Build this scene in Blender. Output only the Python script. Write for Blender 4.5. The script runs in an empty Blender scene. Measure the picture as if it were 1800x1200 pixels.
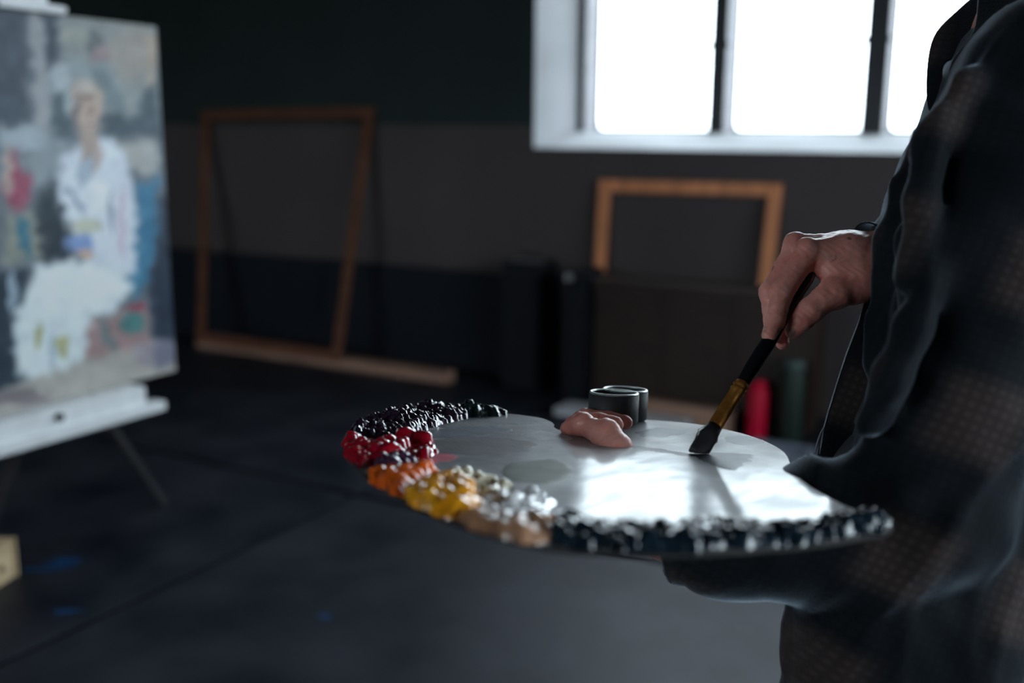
import bpy, bmesh, math, random
import numpy as np
from mathutils import Vector, Matrix
random.seed(7); RNG = np.random.default_rng(11)
S = bpy.context.scene; C = S.collection
PI = math.pi; R = math.radians

# ------------------------------------------------------------------ camera, sky, exposure
CAM = np.array([0, 0, 1.35]); YAW, PITCH, ROLL, FPX = R(29.3), R(11.4), R(.5), 1800.
fw = np.array([-math.sin(YAW)*math.cos(PITCH), math.cos(YAW)*math.cos(PITCH), -math.sin(PITCH)])
r0 = np.array([math.cos(YAW), math.sin(YAW), 0]); u0 = np.cross(r0, fw)
rt = r0*math.cos(ROLL) + u0*math.sin(ROLL); up = np.cross(rt, fw)
cd = bpy.data.cameras.new('camera'); cam = bpy.data.objects.new('camera', cd); C.objects.link(cam)
cam.matrix_world = Matrix(((rt[0], up[0], -fw[0], 0), (rt[1], up[1], -fw[1], 0), (rt[2], up[2], -fw[2], 1.35), (0, 0, 0, 1)))
cd.lens = 36; cd.sensor_width = 36; cd.clip_start = .05
cd.dof.use_dof = True; cd.dof.focus_distance = 1.09; cd.dof.aperture_fstop = 2.2; cd.dof.aperture_blades = 0
S.camera = cam
W = bpy.data.worlds.new('overcast_sky'); S.world = W; W.use_nodes = True
wn = W.node_tree.nodes; wl = W.node_tree.links
bgn = wn['Background']; bgn.inputs[1].default_value = 10.0
tc = wn.new('ShaderNodeTexCoord'); sx = wn.new('ShaderNodeSeparateXYZ'); wr = wn.new('ShaderNodeValToRGB')
wl.new(tc.outputs['Generated'], sx.inputs[0]); wl.new(sx.outputs[2], wr.inputs[0]); wl.new(wr.outputs[0], bgn.inputs[0])
wr.color_ramp.elements[0].position = 0; wr.color_ramp.elements[0].color = (.30, .32, .34, 1)
wr.color_ramp.elements[1].position = .02; wr.color_ramp.elements[1].color = (.80, .91, 1, 1)
S.view_settings.view_transform = 'Standard'; S.view_settings.look = 'None'
S.view_settings.exposure = 0.0; S.view_settings.gamma = 1; S.view_settings.use_curve_mapping = False
S.cycles.use_denoising = True
S.cycles.max_bounces = 8; S.cycles.diffuse_bounces = 5; S.cycles.glossy_bounces = 4
S.cycles.sample_clamp_indirect = 6
WIN_X0, WIN_X1, WIN_Z0, WIN_Z1, WALL_Y, GLASS_Y = -2.68, 3.62, 1.283, 3.05, 5.0, 5.3
pd = bpy.data.lights.new('window_daylight_portal', 'AREA'); pd.shape = 'RECTANGLE'; pd.size = 6.0; pd.size_y = 1.65
pd.cycles.is_portal = True
po = bpy.data.objects.new('window_daylight_portal', pd); C.objects.link(po); po.location = (.45, GLASS_Y+.22, 2.18); po.rotation_euler = (R(-90), 0, 0)

for nm, loc, rot, sx_, sy_ in (('rear_fill_window_portal', (1.6, -4.75, 2.1), (R(90), 0, 0), 4.2, 1.8), ('side_fill_window_portal', (4.35, .8, 2.1), (R(90), 0, R(90)), 5.4, 1.8)):  # portals for the added fill windows in the unseen walls
    p2 = bpy.data.lights.new(nm, 'AREA'); p2.shape = 'RECTANGLE'; p2.size = sx_; p2.size_y = sy_; p2.cycles.is_portal = True
    q2 = bpy.data.objects.new(nm, p2); C.objects.link(q2); q2.location = loc; q2.rotation_euler = rot

# ------------------------------------------------------------------ helpers
def ray(x, y): return fw + rt*(x-900)/FPX + up*(600-y)/FPX
def P(x, y, d): return CAM + ray(x, y)*d
def onY(x, y, Y): v = ray(x, y); return CAM + v*(Y-CAM[1])/v[1]
def onZ(x, y, Z): v = ray(x, y); return CAM + v*(Z-CAM[2])/v[2]
def onX(x, y, X): v = ray(x, y); return CAM + v*(X-CAM[0])/v[0]
def lin(c):
    c = np.asarray(c, float)/255.
    return np.where(c <= .04045, c/12.92, ((c+.055)/1.055)**2.4)

def mat(name, col, rough=.6, spec=.5, metal=0, var=.15, nscale=8, bump=0, bscale=60, coat=0, crough=.1, sheen=0, sss=0, detail=5, col2=None, stretch=None):
    m = bpy.data.materials.new(name); m.use_nodes = True; n = m.node_tree.nodes; l = m.node_tree.links
    b = n['Principled BSDF']; b.inputs['Roughness'].default_value = rough; b.inputs['Metallic'].default_value = metal
    b.inputs['Specular IOR Level'].default_value = spec
    b.inputs['Coat Weight'].default_value = coat; b.inputs['Coat Roughness'].default_value = crough
    b.inputs['Sheen Weight'].default_value = sheen; b.inputs['Sheen Roughness'].default_value = .4
    if sss:
        b.inputs['Subsurface Weight'].default_value = sss; b.inputs['Subsurface Radius'].default_value = (1, .3, .15); b.inputs['Subsurface Scale'].default_value = .006
    t = n.new('ShaderNodeTexCoord'); mp = n.new('ShaderNodeMapping'); l.new(t.outputs['Object'], mp.inputs[0])
    if stretch: mp.inputs['Scale'].default_value = stretch
    nz = n.new('ShaderNodeTexNoise'); nz.inputs['Scale'].default_value = nscale; nz.inputs['Detail'].default_value = detail
    l.new(mp.outputs[0], nz.inputs[0])
    rp = n.new('ShaderNodeValToRGB'); l.new(nz.outputs[0], rp.inputs[0])
    c = np.array(col[:3]); c2 = np.array(col2) if col2 is not None else np.minimum(c*(1+var), 1); c1 = c if col2 is not None else c*(1-var)
    rp.color_ramp.elements[0].position = .3; rp.color_ramp.elements[1].position = .7
    rp.color_ramp.elements[0].color = (*c1, 1); rp.color_ramp.elements[1].color = (*c2, 1)
    l.new(rp.outputs[0], b.inputs['Base Color'])
    if bump:
        n2 = n.new('ShaderNodeTexNoise'); n2.inputs['Scale'].default_value = bscale; n2.inputs['Detail'].default_value = 6; l.new(mp.outputs[0], n2.inputs[0])
        bp = n.new('ShaderNodeBump'); bp.inputs['Strength'].default_value = 1; bp.inputs['Distance'].default_value = bump
        l.new(n2.outputs[0], bp.inputs['Height']); l.new(bp.outputs[0], b.inputs['Normal'])
    m['bsdf'] = 1
    return m

def tag(o, label=None, cat=None, group=None, kind=None):
    for k, v in (('label', label), ('category', cat), ('group', group), ('kind', kind)):
        if v: o[k] = v
    return o
def empty(name, loc, label, cat, group=None):
    o = bpy.data.objects.new(name, None); C.objects.link(o); o.location = Vector(loc); o.empty_display_size = .05
    return tag(o, label, cat, group)
def wloc(p):
    v = Vector((0, 0, 0))
    while p is not None: v += p.location; p = p.parent
    return v
def link(name, me, m, parent=None, smooth=False, origin=None):
    """mesh in world coordinates -> object (child of parent), origin at its own centre unless given"""
    o = bpy.data.objects.new(name, me); C.objects.link(o)
    n = len(me.vertices); co = np.empty(n*3, np.float32); me.vertices.foreach_get('co', co); co = co.reshape(-1, 3)
    if origin is None: lo, hi = co.min(0), co.max(0); org = np.array([(lo[0]+hi[0])/2, (lo[1]+hi[1])/2, lo[2]])
    else: org = np.array(origin)
    me.vertices.foreach_set('co', (co-org).astype(np.float32).ravel()); me.update()
    if parent is not None: o.parent = parent
    o.location = Vector(org) - wloc(parent)
    if m is not None: me.materials.append(m)
    if smooth: me.polygons.foreach_set('use_smooth', [True]*len(me.polygons))
    return o
def bm_link(name, bm, m, parent=None, smooth=False, origin=None):
    me = bpy.data.meshes.new(name); bmesh.ops.recalc_face_normals(bm, faces=bm.faces[:]); bm.to_mesh(me); bm.free()
    return link(name, me, m, parent, smooth, origin)
def bm_box(bm, lo, hi, bev=0, seg=2):
    lo, hi = np.array(lo, float), np.array(hi, float)
    vs = bmesh.ops.create_cube(bm, size=1)['verts']; c = (lo+hi)/2; s = hi-lo
    for v in vs: v.co = Vector(c + np.array(v.co)*s)
    if bev: bmesh.ops.bevel(bm, geom=[e for e in bm.edges if all(v in vs for v in e.verts)], offset=bev, segments=seg, affect='EDGES')
def box(name, lo, hi, m, parent=None, bev=.004, rot=None, pivot=None, seg=2):
    bm = bmesh.new(); bm_box(bm, lo, hi, bev, seg)
    if rot is not None: bmesh.ops.rotate(bm, verts=bm.verts[:], cent=Vector(pivot if pivot is not None else (np.array(lo)+np.array(hi))/2), matrix=rot)
    return bm_link(name, bm, m, parent)
def beam(name, a, b, w, h, m, parent=None, side=(0, 0, 1), bev=.002, over=0):
    """square bar from a to b; h measured along side direction"""
    a, b = Vector(a), Vector(b); d = (b-a).normalized(); a = a-d*over; b = b+d*over
    s = Vector(side); s = (s-d*s.dot(d)).normalized(); t = d.cross(s)
    bm = bmesh.new(); L = (b-a).length
    vs = bmesh.ops.create_cube(bm, size=1)['verts']
    for v in vs: v.co = (a+b)/2 + d*(v.co.x*L) + t*(v.co.y*w) + s*(v.co.z*h)
    if bev: bmesh.ops.bevel(bm, geom=bm.edges[:], offset=bev, segments=2, affect='EDGES')
    return bm_link(name, bm, m, parent)
def lathe(name, prof, base, axis, m, parent=None, seg=40, smooth=True, flat=1, fdir=None):
    """profile [(r, h)] revolved about axis from base; flat squeezes along fdir"""
    base = Vector(base); ax = Vector(axis).normalized()
    s = Vector(fdir) if fdir is not None else (Vector((0, 0, 1)) if abs(ax.z) < .9 else Vector((1, 0, 0)))
    s = (s-ax*s.dot(ax)).normalized(); t = ax.cross(s); bm = bmesh.new(); rings = []
    for i, (r, h) in enumerate(prof):
        fl = flat[i] if hasattr(flat, '__len__') else flat
        if r < 1e-6: rings.append([bm.verts.new(base+ax*h)]); continue
        rings.append([bm.verts.new(base+ax*h + s*(r*fl*math.cos(2*PI*k/seg)) + t*(r*math.sin(2*PI*k/seg))) for k in range(seg)])
    for A, B in zip(rings, rings[1:]):
        for k in range(seg):
            k2 = (k+1) % seg
            if len(A) == 1 and len(B) == 1: continue
            if len(A) == 1: bm.faces.new((A[0], B[k2], B[k]))
            elif len(B) == 1: bm.faces.new((A[k], A[k2], B[0]))
            else: bm.faces.new((A[k], A[k2], B[k2], B[k]))
    o = bm_link(name, bm, m, parent, smooth)
    return o
def catmull(pts, n=6, closed=False):
    pts = [np.array(p, float) for p in pts]; N = len(pts); out = []
    rng_ = range(N) if closed else range(N-1)
    for i in rng_:
        if closed: p0, p1, p2, p3 = pts[i-1], pts[i], pts[(i+1) % N], pts[(i+2) % N]
        else: p0, p1, p2, p3 = pts[max(i-1, 0)], pts[i], pts[i+1], pts[min(i+2, N-1)]
        for k in range(n):
            t = k/n; out.append(.5*((2*p1)+(-p0+p2)*t+(2*p0-5*p1+4*p2-p3)*t*t+(-p0+3*p1-3*p2+p3)*t**3))
    if not closed: out.append(pts[-1])
    return np.array(out)
def sheet(name, rows, m, parent=None, thick=.0018, sub=2, origin=None):
    """cloth strip: rows of world points -> smooth sheet with thickness"""
    rows = [list(r_) for r_ in rows]
    bm = bmesh.new(); V = [[bm.verts.new(Vector(p)) for p in r_] for r_ in rows]
    for A, B in zip(V, V[1:]):
        for i in range(len(A)-1): bm.faces.new((A[i], A[i+1], B[i+1], B[i]))
    o = bm_link(name, bm, m, parent, True, origin)
    so = o.modifiers.new('t', 'SOLIDIFY'); so.thickness = thick; so.offset = 0
    su = o.modifiers.new('s', 'SUBSURF'); su.levels = sub; su.render_levels = sub
    return o

# ---- signed-distance modelling (numpy) -> smooth continuous meshes
class SDF:
    def __init__(self, lo, hi, res):
        self.lo = np.array(lo, float); self.res = res; self.n = np.ceil((np.array(hi)-self.lo)/res).astype(int)+1
        self.V = np.full(self.n, 10., np.float32)
    def _blk(self, lo, hi):
        a = np.clip(np.floor((lo-self.lo)/self.res).astype(int), 0, self.n); b = np.clip(np.ceil((hi-self.lo)/self.res).astype(int)+1, 0, self.n)
        if np.any(b <= a): return None
        sl = tuple(slice(i, j) for i, j in zip(a, b))
        ax = [(self.lo[i]+np.arange(a[i], b[i])*self.res).astype(np.float32) for i in range(3)]
        return sl, np.meshgrid(*ax, indexing='ij')
    def _min(self, sl, d, k, sub=False):
        o = self.V[sl]
        if sub:
            h = np.maximum(k-np.abs(o+d), 0)/k; self.V[sl] = np.maximum(o, -d)+h*h*k*.25
        else:
            h = np.maximum(k-np.abs(o-d), 0)/k; self.V[sl] = np.minimum(o, d)-h*h*k*.25
    def cone(self, a, b, ra, rb, k=.01, sub=False):
        a, b = np.array(a, float), np.array(b, float); rm = max(ra, rb)+k+4*self.res
        g = self._blk(np.minimum(a, b)-rm, np.maximum(a, b)+rm)
        if g is None: return
        sl, (X, Y, Z) = g; ab = b-a; L2 = max(float(ab@ab), 1e-12)
        t = np.clip(((X-a[0])*ab[0]+(Y-a[1])*ab[1]+(Z-a[2])*ab[2])/L2, 0, 1)
        d = np.sqrt((X-a[0]-t*ab[0])**2+(Y-a[1]-t*ab[1])**2+(Z-a[2]-t*ab[2])**2)-(ra+(rb-ra)*t)
        self._min(sl, d, k, sub)
    def chain(self, pts, k=.01, sub=False):
        for p, q in zip(pts, pts[1:]): self.cone(p[0], q[0], p[1], q[1], k, sub)
    def ell(self, c, rad, k=.01, M=None, sub=False):
        c = np.array(c, float); rm = max(rad)+k+4*self.res; g = self._blk(c-rm, c+rm)
        if g is None: return
        sl, (X, Y, Z) = g; Q = [X-c[0], Y-c[1], Z-c[2]]
        if M is not None: Q = [Q[0]*M[i][0]+Q[1]*M[i][1]+Q[2]*M[i][2] for i in range(3)]
        d = (np.sqrt(sum((q/r_)**2 for q, r_ in zip(Q, rad)))-1)*min(rad)
        self._min(sl, d, k, sub)
    def disp(self, fn):
        ax = [(self.lo[i]+np.arange(self.n[i])*self.res).astype(np.float32) for i in range(3)]
        near = np.where(np.abs(self.V) < .05); p = [ax[i][near[i]] for i in range(3)]
        self.V[near] += fn(*p).astype(np.float32)
    def clip(self, p, nrm):
        ax = [(self.lo[i]+np.arange(self.n[i])*self.res).astype(np.float32) for i in range(3)]
        d = (ax[0]-p[0])[:, None, None]*nrm[0]+(ax[1]-p[1])[None, :, None]*nrm[1]+(ax[2]-p[2])[None, None, :]*nrm[2]
        self.V = np.maximum(self.V, d)
    def arrays(self):
        V = self.V; sg = V < 0; n = V.shape; cs = tuple(i-1 for i in n)
        cnt = np.zeros(cs, np.int8)
        for dx in (0, 1):
            for dy in (0, 1):
                for dz in (0, 1): cnt += sg[dx:dx+cs[0], dy:dy+cs[1], dz:dz+cs[2]]
        act = (cnt > 0) & (cnt < 8); I = np.argwhere(act); idx = np.full(cs, -1, np.int64); idx[act] = np.arange(len(I))
        acc = np.zeros((len(I), 3)); num = np.zeros(len(I)); cor = [(a, b, c) for a in (0, 1) for b in (0, 1) for c in (0, 1)]
        for a in cor:
            for ax in range(3):
                if a[ax]: continue
                b = list(a); b[ax] = 1
                va = V[I[:, 0]+a[0], I[:, 1]+a[1], I[:, 2]+a[2]]; vb = V[I[:, 0]+b[0], I[:, 1]+b[1], I[:, 2]+b[2]]
                s = (va < 0) != (vb < 0); t = np.where(s, va/np.where(va-vb == 0, 1, va-vb), 0)
                p = np.tile(np.array(a, float), (len(I), 1)); p[:, ax] += t; acc += p*s[:, None]; num += s
        verts = self.lo+(I+acc/num[:, None])*self.res; Q = []
        for ax in range(3):
            s0 = [slice(None)]*3; s1 = [slice(None)]*3; s0[ax] = slice(0, -1); s1[ax] = slice(1, None)
            E = np.argwhere(sg[tuple(s0)] != sg[tuple(s1)]); o1, o2 = [(1, 2), (2, 0), (0, 1)][ax]
            ok = (E[:, o1] > 0) & (E[:, o2] > 0) & (E[:, o1] < n[o1]-1) & (E[:, o2] < n[o2]-1); E = E[ok]
            def cell(d1, d2): e = E.copy(); e[:, o1] -= d1; e[:, o2] -= d2; return idx[e[:, 0], e[:, 1], e[:, 2]]
            q = np.stack([cell(1, 1), cell(0, 1), cell(0, 0), cell(1, 0)], 1); fl = ~sg[E[:, 0], E[:, 1], E[:, 2]]
            q[fl] = q[fl][:, ::-1]; Q.append(q)
        Q = np.concatenate(Q); Q = Q[(Q >= 0).all(1)]
        return verts, Q
    def mesh(self, name):
        v, q = self.arrays(); return np_mesh(name, v, q)
def np_mesh(name, v, q):
    me = bpy.data.meshes.new(name); me.vertices.add(len(v)); me.vertices.foreach_set('co', np.asarray(v, np.float32).ravel())
    k = q.shape[1]; me.loops.add(q.size); me.loops.foreach_set('vertex_index', q.astype(np.int32).ravel())
    me.polygons.add(len(q)); me.polygons.foreach_set('loop_start', (np.arange(len(q))*k).astype(np.int32))
    me.update(calc_edges=True); me.validate(); return me

# ------------------------------------------------------------------ materials
M_plaster = mat('grey_white_plaster', (.50, .51, .53), .8, .2, var=.12, nscale=3, bump=.002, bscale=25)
M_steel = mat('dark_window_steel', (.022, .024, .028), .55, .4, var=.3, nscale=20)
M_stile = mat('grey_painted_stile', (.22, .21, .23), .6, .3, var=.2, nscale=12)
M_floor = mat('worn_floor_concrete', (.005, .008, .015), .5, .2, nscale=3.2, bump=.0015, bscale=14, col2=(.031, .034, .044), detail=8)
M_slab = M_floor
M_dark = mat('dark_ceiling_paint', (.03, .032, .034), .9, .1)
M_wainscot = mat('dark_blue_painted_board', (.008, .010, .016), .7, .2, nscale=4)
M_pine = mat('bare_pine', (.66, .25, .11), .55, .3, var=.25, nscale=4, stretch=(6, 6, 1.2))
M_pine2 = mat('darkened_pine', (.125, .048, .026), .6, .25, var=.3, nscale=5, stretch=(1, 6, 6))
M_lath = mat('pale_wood_lath', (.36, .21, .15), .6, .3, var=.2, nscale=5, stretch=(1, 8, 8))
M_block = mat('pale_raw_timber', (.55, .41, .25), .65, .3, var=.18, nscale=7, stretch=(1, 1, 5), bump=.0005, bscale=80)
M_knot = mat('timber_knot', (.12, .06, .03), .7, .2)
M_black = mat('black_cloth', (.008, .009, .012), .75, .2)
M_chest = mat('dark_brown_stained_wood', (.028, .016, .012), .6, .3, var=.3, nscale=5, stretch=(1, 6, 6))
M_white = mat('white_enamel_wood', (.84, .86, .88), .4, .5, var=.08, nscale=14)
M_alu = mat('dull_aluminium', (.30, .30, .31), .4, .5, metal=.8, var=.1)
M_legs = mat('dark_easel_metal', (.045, .043, .046), .6, .3, metal=.3)
M_paper = mat('pale_paper', (.55, .55, .58), .8, .2, var=.08)

# ------------------------------------------------------------------ setting
def struct(o): return tag(o, kind='structure')
# back wall: ring around the window opening, two painted bands
X0, X1, Y0, ZC = -5.6, 4.2, -4.6, 3.4
def wall_band_material():
    m = mat('two_tone_wall_paint', (.02, .03, .029), .75, .2, nscale=2, bump=.001, bscale=18)
    n = m.node_tree.nodes; l = m.node_tree.links; b = n['Principled BSDF']
    t = n.new('ShaderNodeTexCoord'); s = n.new('ShaderNodeSeparateXYZ'); l.new(t.outputs['Object'], s.inputs[0])
    g = n.new('ShaderNodeMath'); g.operation = 'GREATER_THAN'; g.inputs[1].default_value = 1.40; l.new(s.outputs[2], g.inputs[0])
    base = b.inputs['Base Color'].links[0].from_node
    rp = n.new('ShaderNodeValToRGB'); nz = n.new('ShaderNodeTexNoise'); nz.inputs['Scale'].default_value = 1.7; nz.inputs['Detail'].default_value = 6
    l.new(t.outputs['Object'], nz.inputs[0]); l.new(nz.outputs[0], rp.inputs[0])
    rp.color_ramp.elements[0].color = (.058, .047, .047, 1); rp.color_ramp.elements[1].color = (.084, .070, .070, 1)
    mx = n.new('ShaderNodeMix'); mx.data_type = 'RGBA'; l.new(g.outputs[0], mx.inputs['Factor'])
    l.new(rp.outputs[0], mx.inputs['A']); l.new(base.outputs[0], mx.inputs['B']); l.new(mx.outputs['Result'], b.inputs['Base Color'])
    return m
M_wall = wall_band_material()
bm = bmesh.new()
def ringv(x0, x1, z0, z1, y): return [bm.verts.new((x, y, z)) for x, z in ((x0, z0), (x1, z0), (x1, z1), (x0, z1))]
of, inf_ = ringv(X0, X1, 0, ZC, WALL_Y), ringv(WIN_X0, WIN_X1, WIN_Z0, WIN_Z1, WALL_Y)
ob, ib = ringv(X0, X1, 0, ZC, WALL_Y+.56), ringv(WIN_X0, WIN_X1, WIN_Z0, WIN_Z1, WALL_Y+.56)
for i in range(4):
    j = (i+1) % 4
    bm.faces.new((of[i], of[j], inf_[j], inf_[i])); bm.faces.new((ob[i], ib[i], ib[j], ob[j]))
    bm.faces.new((inf_[i], inf_[j], ib[j], ib[i])); bm.faces.new((of[i], ob[i], ob[j], of[j]))
struct(bm_link('wall_back', bm, M_wall, origin=(0, WALL_Y, 0)))
struct(box('wall_left', (X0-.2, Y0, 0), (X0, WALL_Y+.42, ZC), M_wall, bev=0)); 
struct(box('ceiling', (X0-.2, Y0-.2, ZC), (X1+.2, WALL_Y+.42, ZC+.15), M_dark, bev=0))
# floor: concrete bed with slabs parted by recessed joints
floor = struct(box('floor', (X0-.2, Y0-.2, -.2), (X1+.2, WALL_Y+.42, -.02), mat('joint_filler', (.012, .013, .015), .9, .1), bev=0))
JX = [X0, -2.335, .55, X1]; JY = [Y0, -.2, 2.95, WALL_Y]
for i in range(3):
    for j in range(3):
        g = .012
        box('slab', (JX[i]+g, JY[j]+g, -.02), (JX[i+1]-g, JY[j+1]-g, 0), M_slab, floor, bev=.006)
M_bluep = mat('blue_floor_paint', (.005, .05, .15), .5, .4, var=.3)
def blob_poly(name, c, rx, ry, ang, m, parent, h=.0008, seed=0):
    rg = random.Random(seed); n = 28; bm = bmesh.new(); vs = []
    ph = [rg.uniform(0, 6.3) for _ in range(4)]
    for k in range(n):
        a = 2*PI*k/n; q = 1+.22*math.sin(2*a+ph[0])+.16*math.sin(3*a+ph[1])+.1*math.sin(5*a+ph[2]); x, y = rx*q*math.cos(a), ry*q*math.sin(a)
        vs.append(bm.verts.new((c[0]+x*math.cos(ang)-y*math.sin(ang), c[1]+x*math.sin(ang)+y*math.cos(ang), c[2])))
    f = bm.faces.new(vs); ex = bmesh.ops.extrude_face_region(bm, geom=[f])
    for v in ex['geom']:
        if isinstance(v, bmesh.types.BMVert): v.co.z += h
    return bm_link(name, bm, m, parent)
for k, (x, y, rx, ry, an) in enumerate(((118, 985, .05, .022, .3), (82, 1000, .06, .015, .6), (118, 1074, .04, .012, .5), (571, 1083, .016, .013, 0), (105, 992, .05, .012, .5))):
    blob_poly('paint_spot', onZ(x, y, 0), rx, ry, an, M_bluep, floor, seed=k)
# low dark board along the foot of the back wall
base = struct(bpy.data.objects.new('trim_1', None)); C.objects.link(base); base.location = (-3.6, 4.98, 0)
box('board', (-5.55, 4.955, 0), (-4.15, 4.998, .575), M_wainscot, base, bev=.004); box('board', (-4.145, 4.955, 0), (-2.80, 4.998, .582), M_wainscot, base, bev=.004)

# window: splayed plaster reveal, steel frame, stiles, panes
win = struct(bpy.data.objects.new('window_1', None)); C.objects.link(win); win.location = ((WIN_X0+WIN_X1)/2, WALL_Y, WIN_Z0)
gx0 = onY(1020, 228, GLASS_Y)[0]; gx1 = 3.48; gz0 = onY(1020, 230, GLASS_Y)[2]; gz1 = 2.95
def quadprism(name, pts, m, push, parent):
    bm = bmesh.new(); vs = [bm.verts.new(p) for p in pts]; f = bm.faces.new(vs); ex = bmesh.ops.extrude_face_region(bm, geom=[f])
    bmesh.ops.translate(bm, vec=Vector(push), verts=[v for v in ex['geom'] if isinstance(v, bmesh.types.BMVert)])
    return bm_link(name, bm, m, parent)
FY = WALL_Y+.002; e = .0
quadprism('sill', [(WIN_X0, FY, WIN_Z0), (WIN_X1, FY, WIN_Z0), (gx1, GLASS_Y, gz0), (gx0, GLASS_Y, gz0)], M_plaster, (0, 0, -.06), win)
quadprism('head', [(WIN_X0, FY, WIN_Z1), (WIN_X1, FY, WIN_Z1), (gx1, GLASS_Y, gz1), (gx0, GLASS_Y, gz1)], M_plaster, (0, 0, .06), win)
quadprism('jamb', [(WIN_X0, FY, WIN_Z0), (WIN_X0, FY, WIN_Z1), (gx0, GLASS_Y, gz1), (gx0, GLASS_Y, gz0)], M_plaster, (-.06, 0, 0), win)
quadprism('jamb', [(WIN_X1, FY, WIN_Z0), (WIN_X1, FY, WIN_Z1), (gx1, GLASS_Y, gz1), (gx1, GLASS_Y, gz0)], M_plaster, (.06, 0, 0), win)
def rring(name, o, i, y0, y1, rad, m, parent, seg=5):
    """frame with rounded inner corners, o/i = (x0,x1,z0,z1)"""
    bm = bmesh.new(); inner = []; outer = []
    for cx, cz, a0, oc in ((i[1]-rad, i[3]-rad, 0, (o[1], o[3])), (i[0]+rad, i[3]-rad, 90, (o[0], o[3])), (i[0]+rad, i[2]+rad, 180, (o[0], o[2])), (i[1]-rad, i[2]+rad, 270, (o[1], o[2]))):
        for k in range(seg+1):
            a = R(a0+90*k/seg); inner.append((cx+rad*math.cos(a), cz+rad*math.sin(a))); outer.append(oc)
    L = []
    for ring_, y in ((outer, y0), (inner, y0), (inner, y1), (outer, y1)): L.append([bm.verts.new((x, y, z)) for x, z in ring_])
    n = len(inner)
    for A, B in zip(L, L[1:]+L[:1]):
        for k in range(n):
            f = [A[k], A[(k+1) % n], B[(k+1) % n], B[k]]
            try: bm.faces.new(f)
            except ValueError: pass
    bmesh.ops.remove_doubles(bm, verts=bm.verts[:], dist=1e-5); bmesh.ops.dissolve_degenerate(bm, edges=bm.edges[:], dist=1e-6)
    return bm_link(name, bm, m, parent)
def glass():
    m = bpy.data.materials.new('window_glass'); m.use_nodes = True; n = m.node_tree.nodes; l = m.node_tree.links; n.clear()
    o = n.new('ShaderNodeOutputMaterial'); t = n.new('ShaderNodeBsdfTransparent'); g = n.new('ShaderNodeBsdfGlossy'); mx = n.new('ShaderNodeMixShader'); fr = n.new('ShaderNodeFresnel')
    t.inputs[0].default_value = (.95, .97, .97, 1); g.inputs['Roughness'].default_value = .02; fr.inputs[0].default_value = 1.45
    ge = n.new('ShaderNodeNewGeometry'); iv = n.new('ShaderNodeMath'); iv.operation = 'SUBTRACT'; iv.inputs[0].default_value = 1; l.new(ge.outputs['Backfacing'], iv.inputs[1]); mu = n.new('ShaderNodeMath'); mu.operation = 'MULTIPLY'; l.new(fr.outputs[0], mu.inputs[0]); l.new(iv.outputs[0], mu.inputs[1])
    l.new(mu.outputs[0], mx.inputs[0]); l.new(t.outputs[0], mx.inputs[1]); l.new(g.outputs[0], mx.inputs[2]); l.new(mx.outputs[0], o.inputs[0]); return m
M_glass = glass()
# deep mullions: dark front plate, light painted side cheek, glazing set back behind them
FYP = GLASS_Y-.02; fr_x = [onY(p_, 228, FYP)[0] for p_ in (1016, 1026, 1243, 1271, 1511, 1551)]
GB = FYP+.20
posts = [(fr_x[0]-.03, fr_x[1]), (fr_x[2], fr_x[3]), (fr_x[4], fr_x[5])]
pitch = posts[2][0]-posts[1][0]
while posts[-1][0]+pitch < gx1-.2: posts.append((posts[-1][0]+pitch, posts[-1][1]+pitch))
posts.append((gx1-.05, gx1+.03))
zt = gz1-.03; zb = onY(1200, 228, GB)[2]
for k, (a, b) in enumerate(posts):
    box('mullion', (a, FYP, gz0-.01), (b, FYP+.02, zt), M_steel, win, bev=.003)
    box('stile', (a+.003, FYP+.02, gz0-.01), (b-.001, GB, zt), M_stile, win, bev=0)
    for zz in (onY(1255, 84, FYP)[2], onY(1255, 84, FYP)[2]+.75):
        if 0 < k < len(posts)-1: box('hinge', (a-.012, FYP-.006, zz), (b+.012, FYP+.014, zz+.028), M_steel, win, bev=.003)
for k in range(len(posts)-1):
    o0, o1 = posts[k][1], posts[k+1][0]
    rring('casement', (o0-.004, o1+.004, zb-.05, gz1+.02), (o0+.004, o1-.002, zb, zt), GB-.03, GB, .03, M_steel, win)
    box('pane', (o0, GB-.018, zb-.01), (o1, GB-.013, zt+.01), M_glass, win, bev=0)
box('bottom_rail', (gx0-.05, GLASS_Y-.004, gz0-.06), (gx1+.02, GB, gz0-.002), M_stile, win, bev=0)
box('top_rail', (gx0-.05, GLASS_Y-.004, zt), (gx1+.02, GB, zt+.1), M_stile, win, bev=0)

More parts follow.
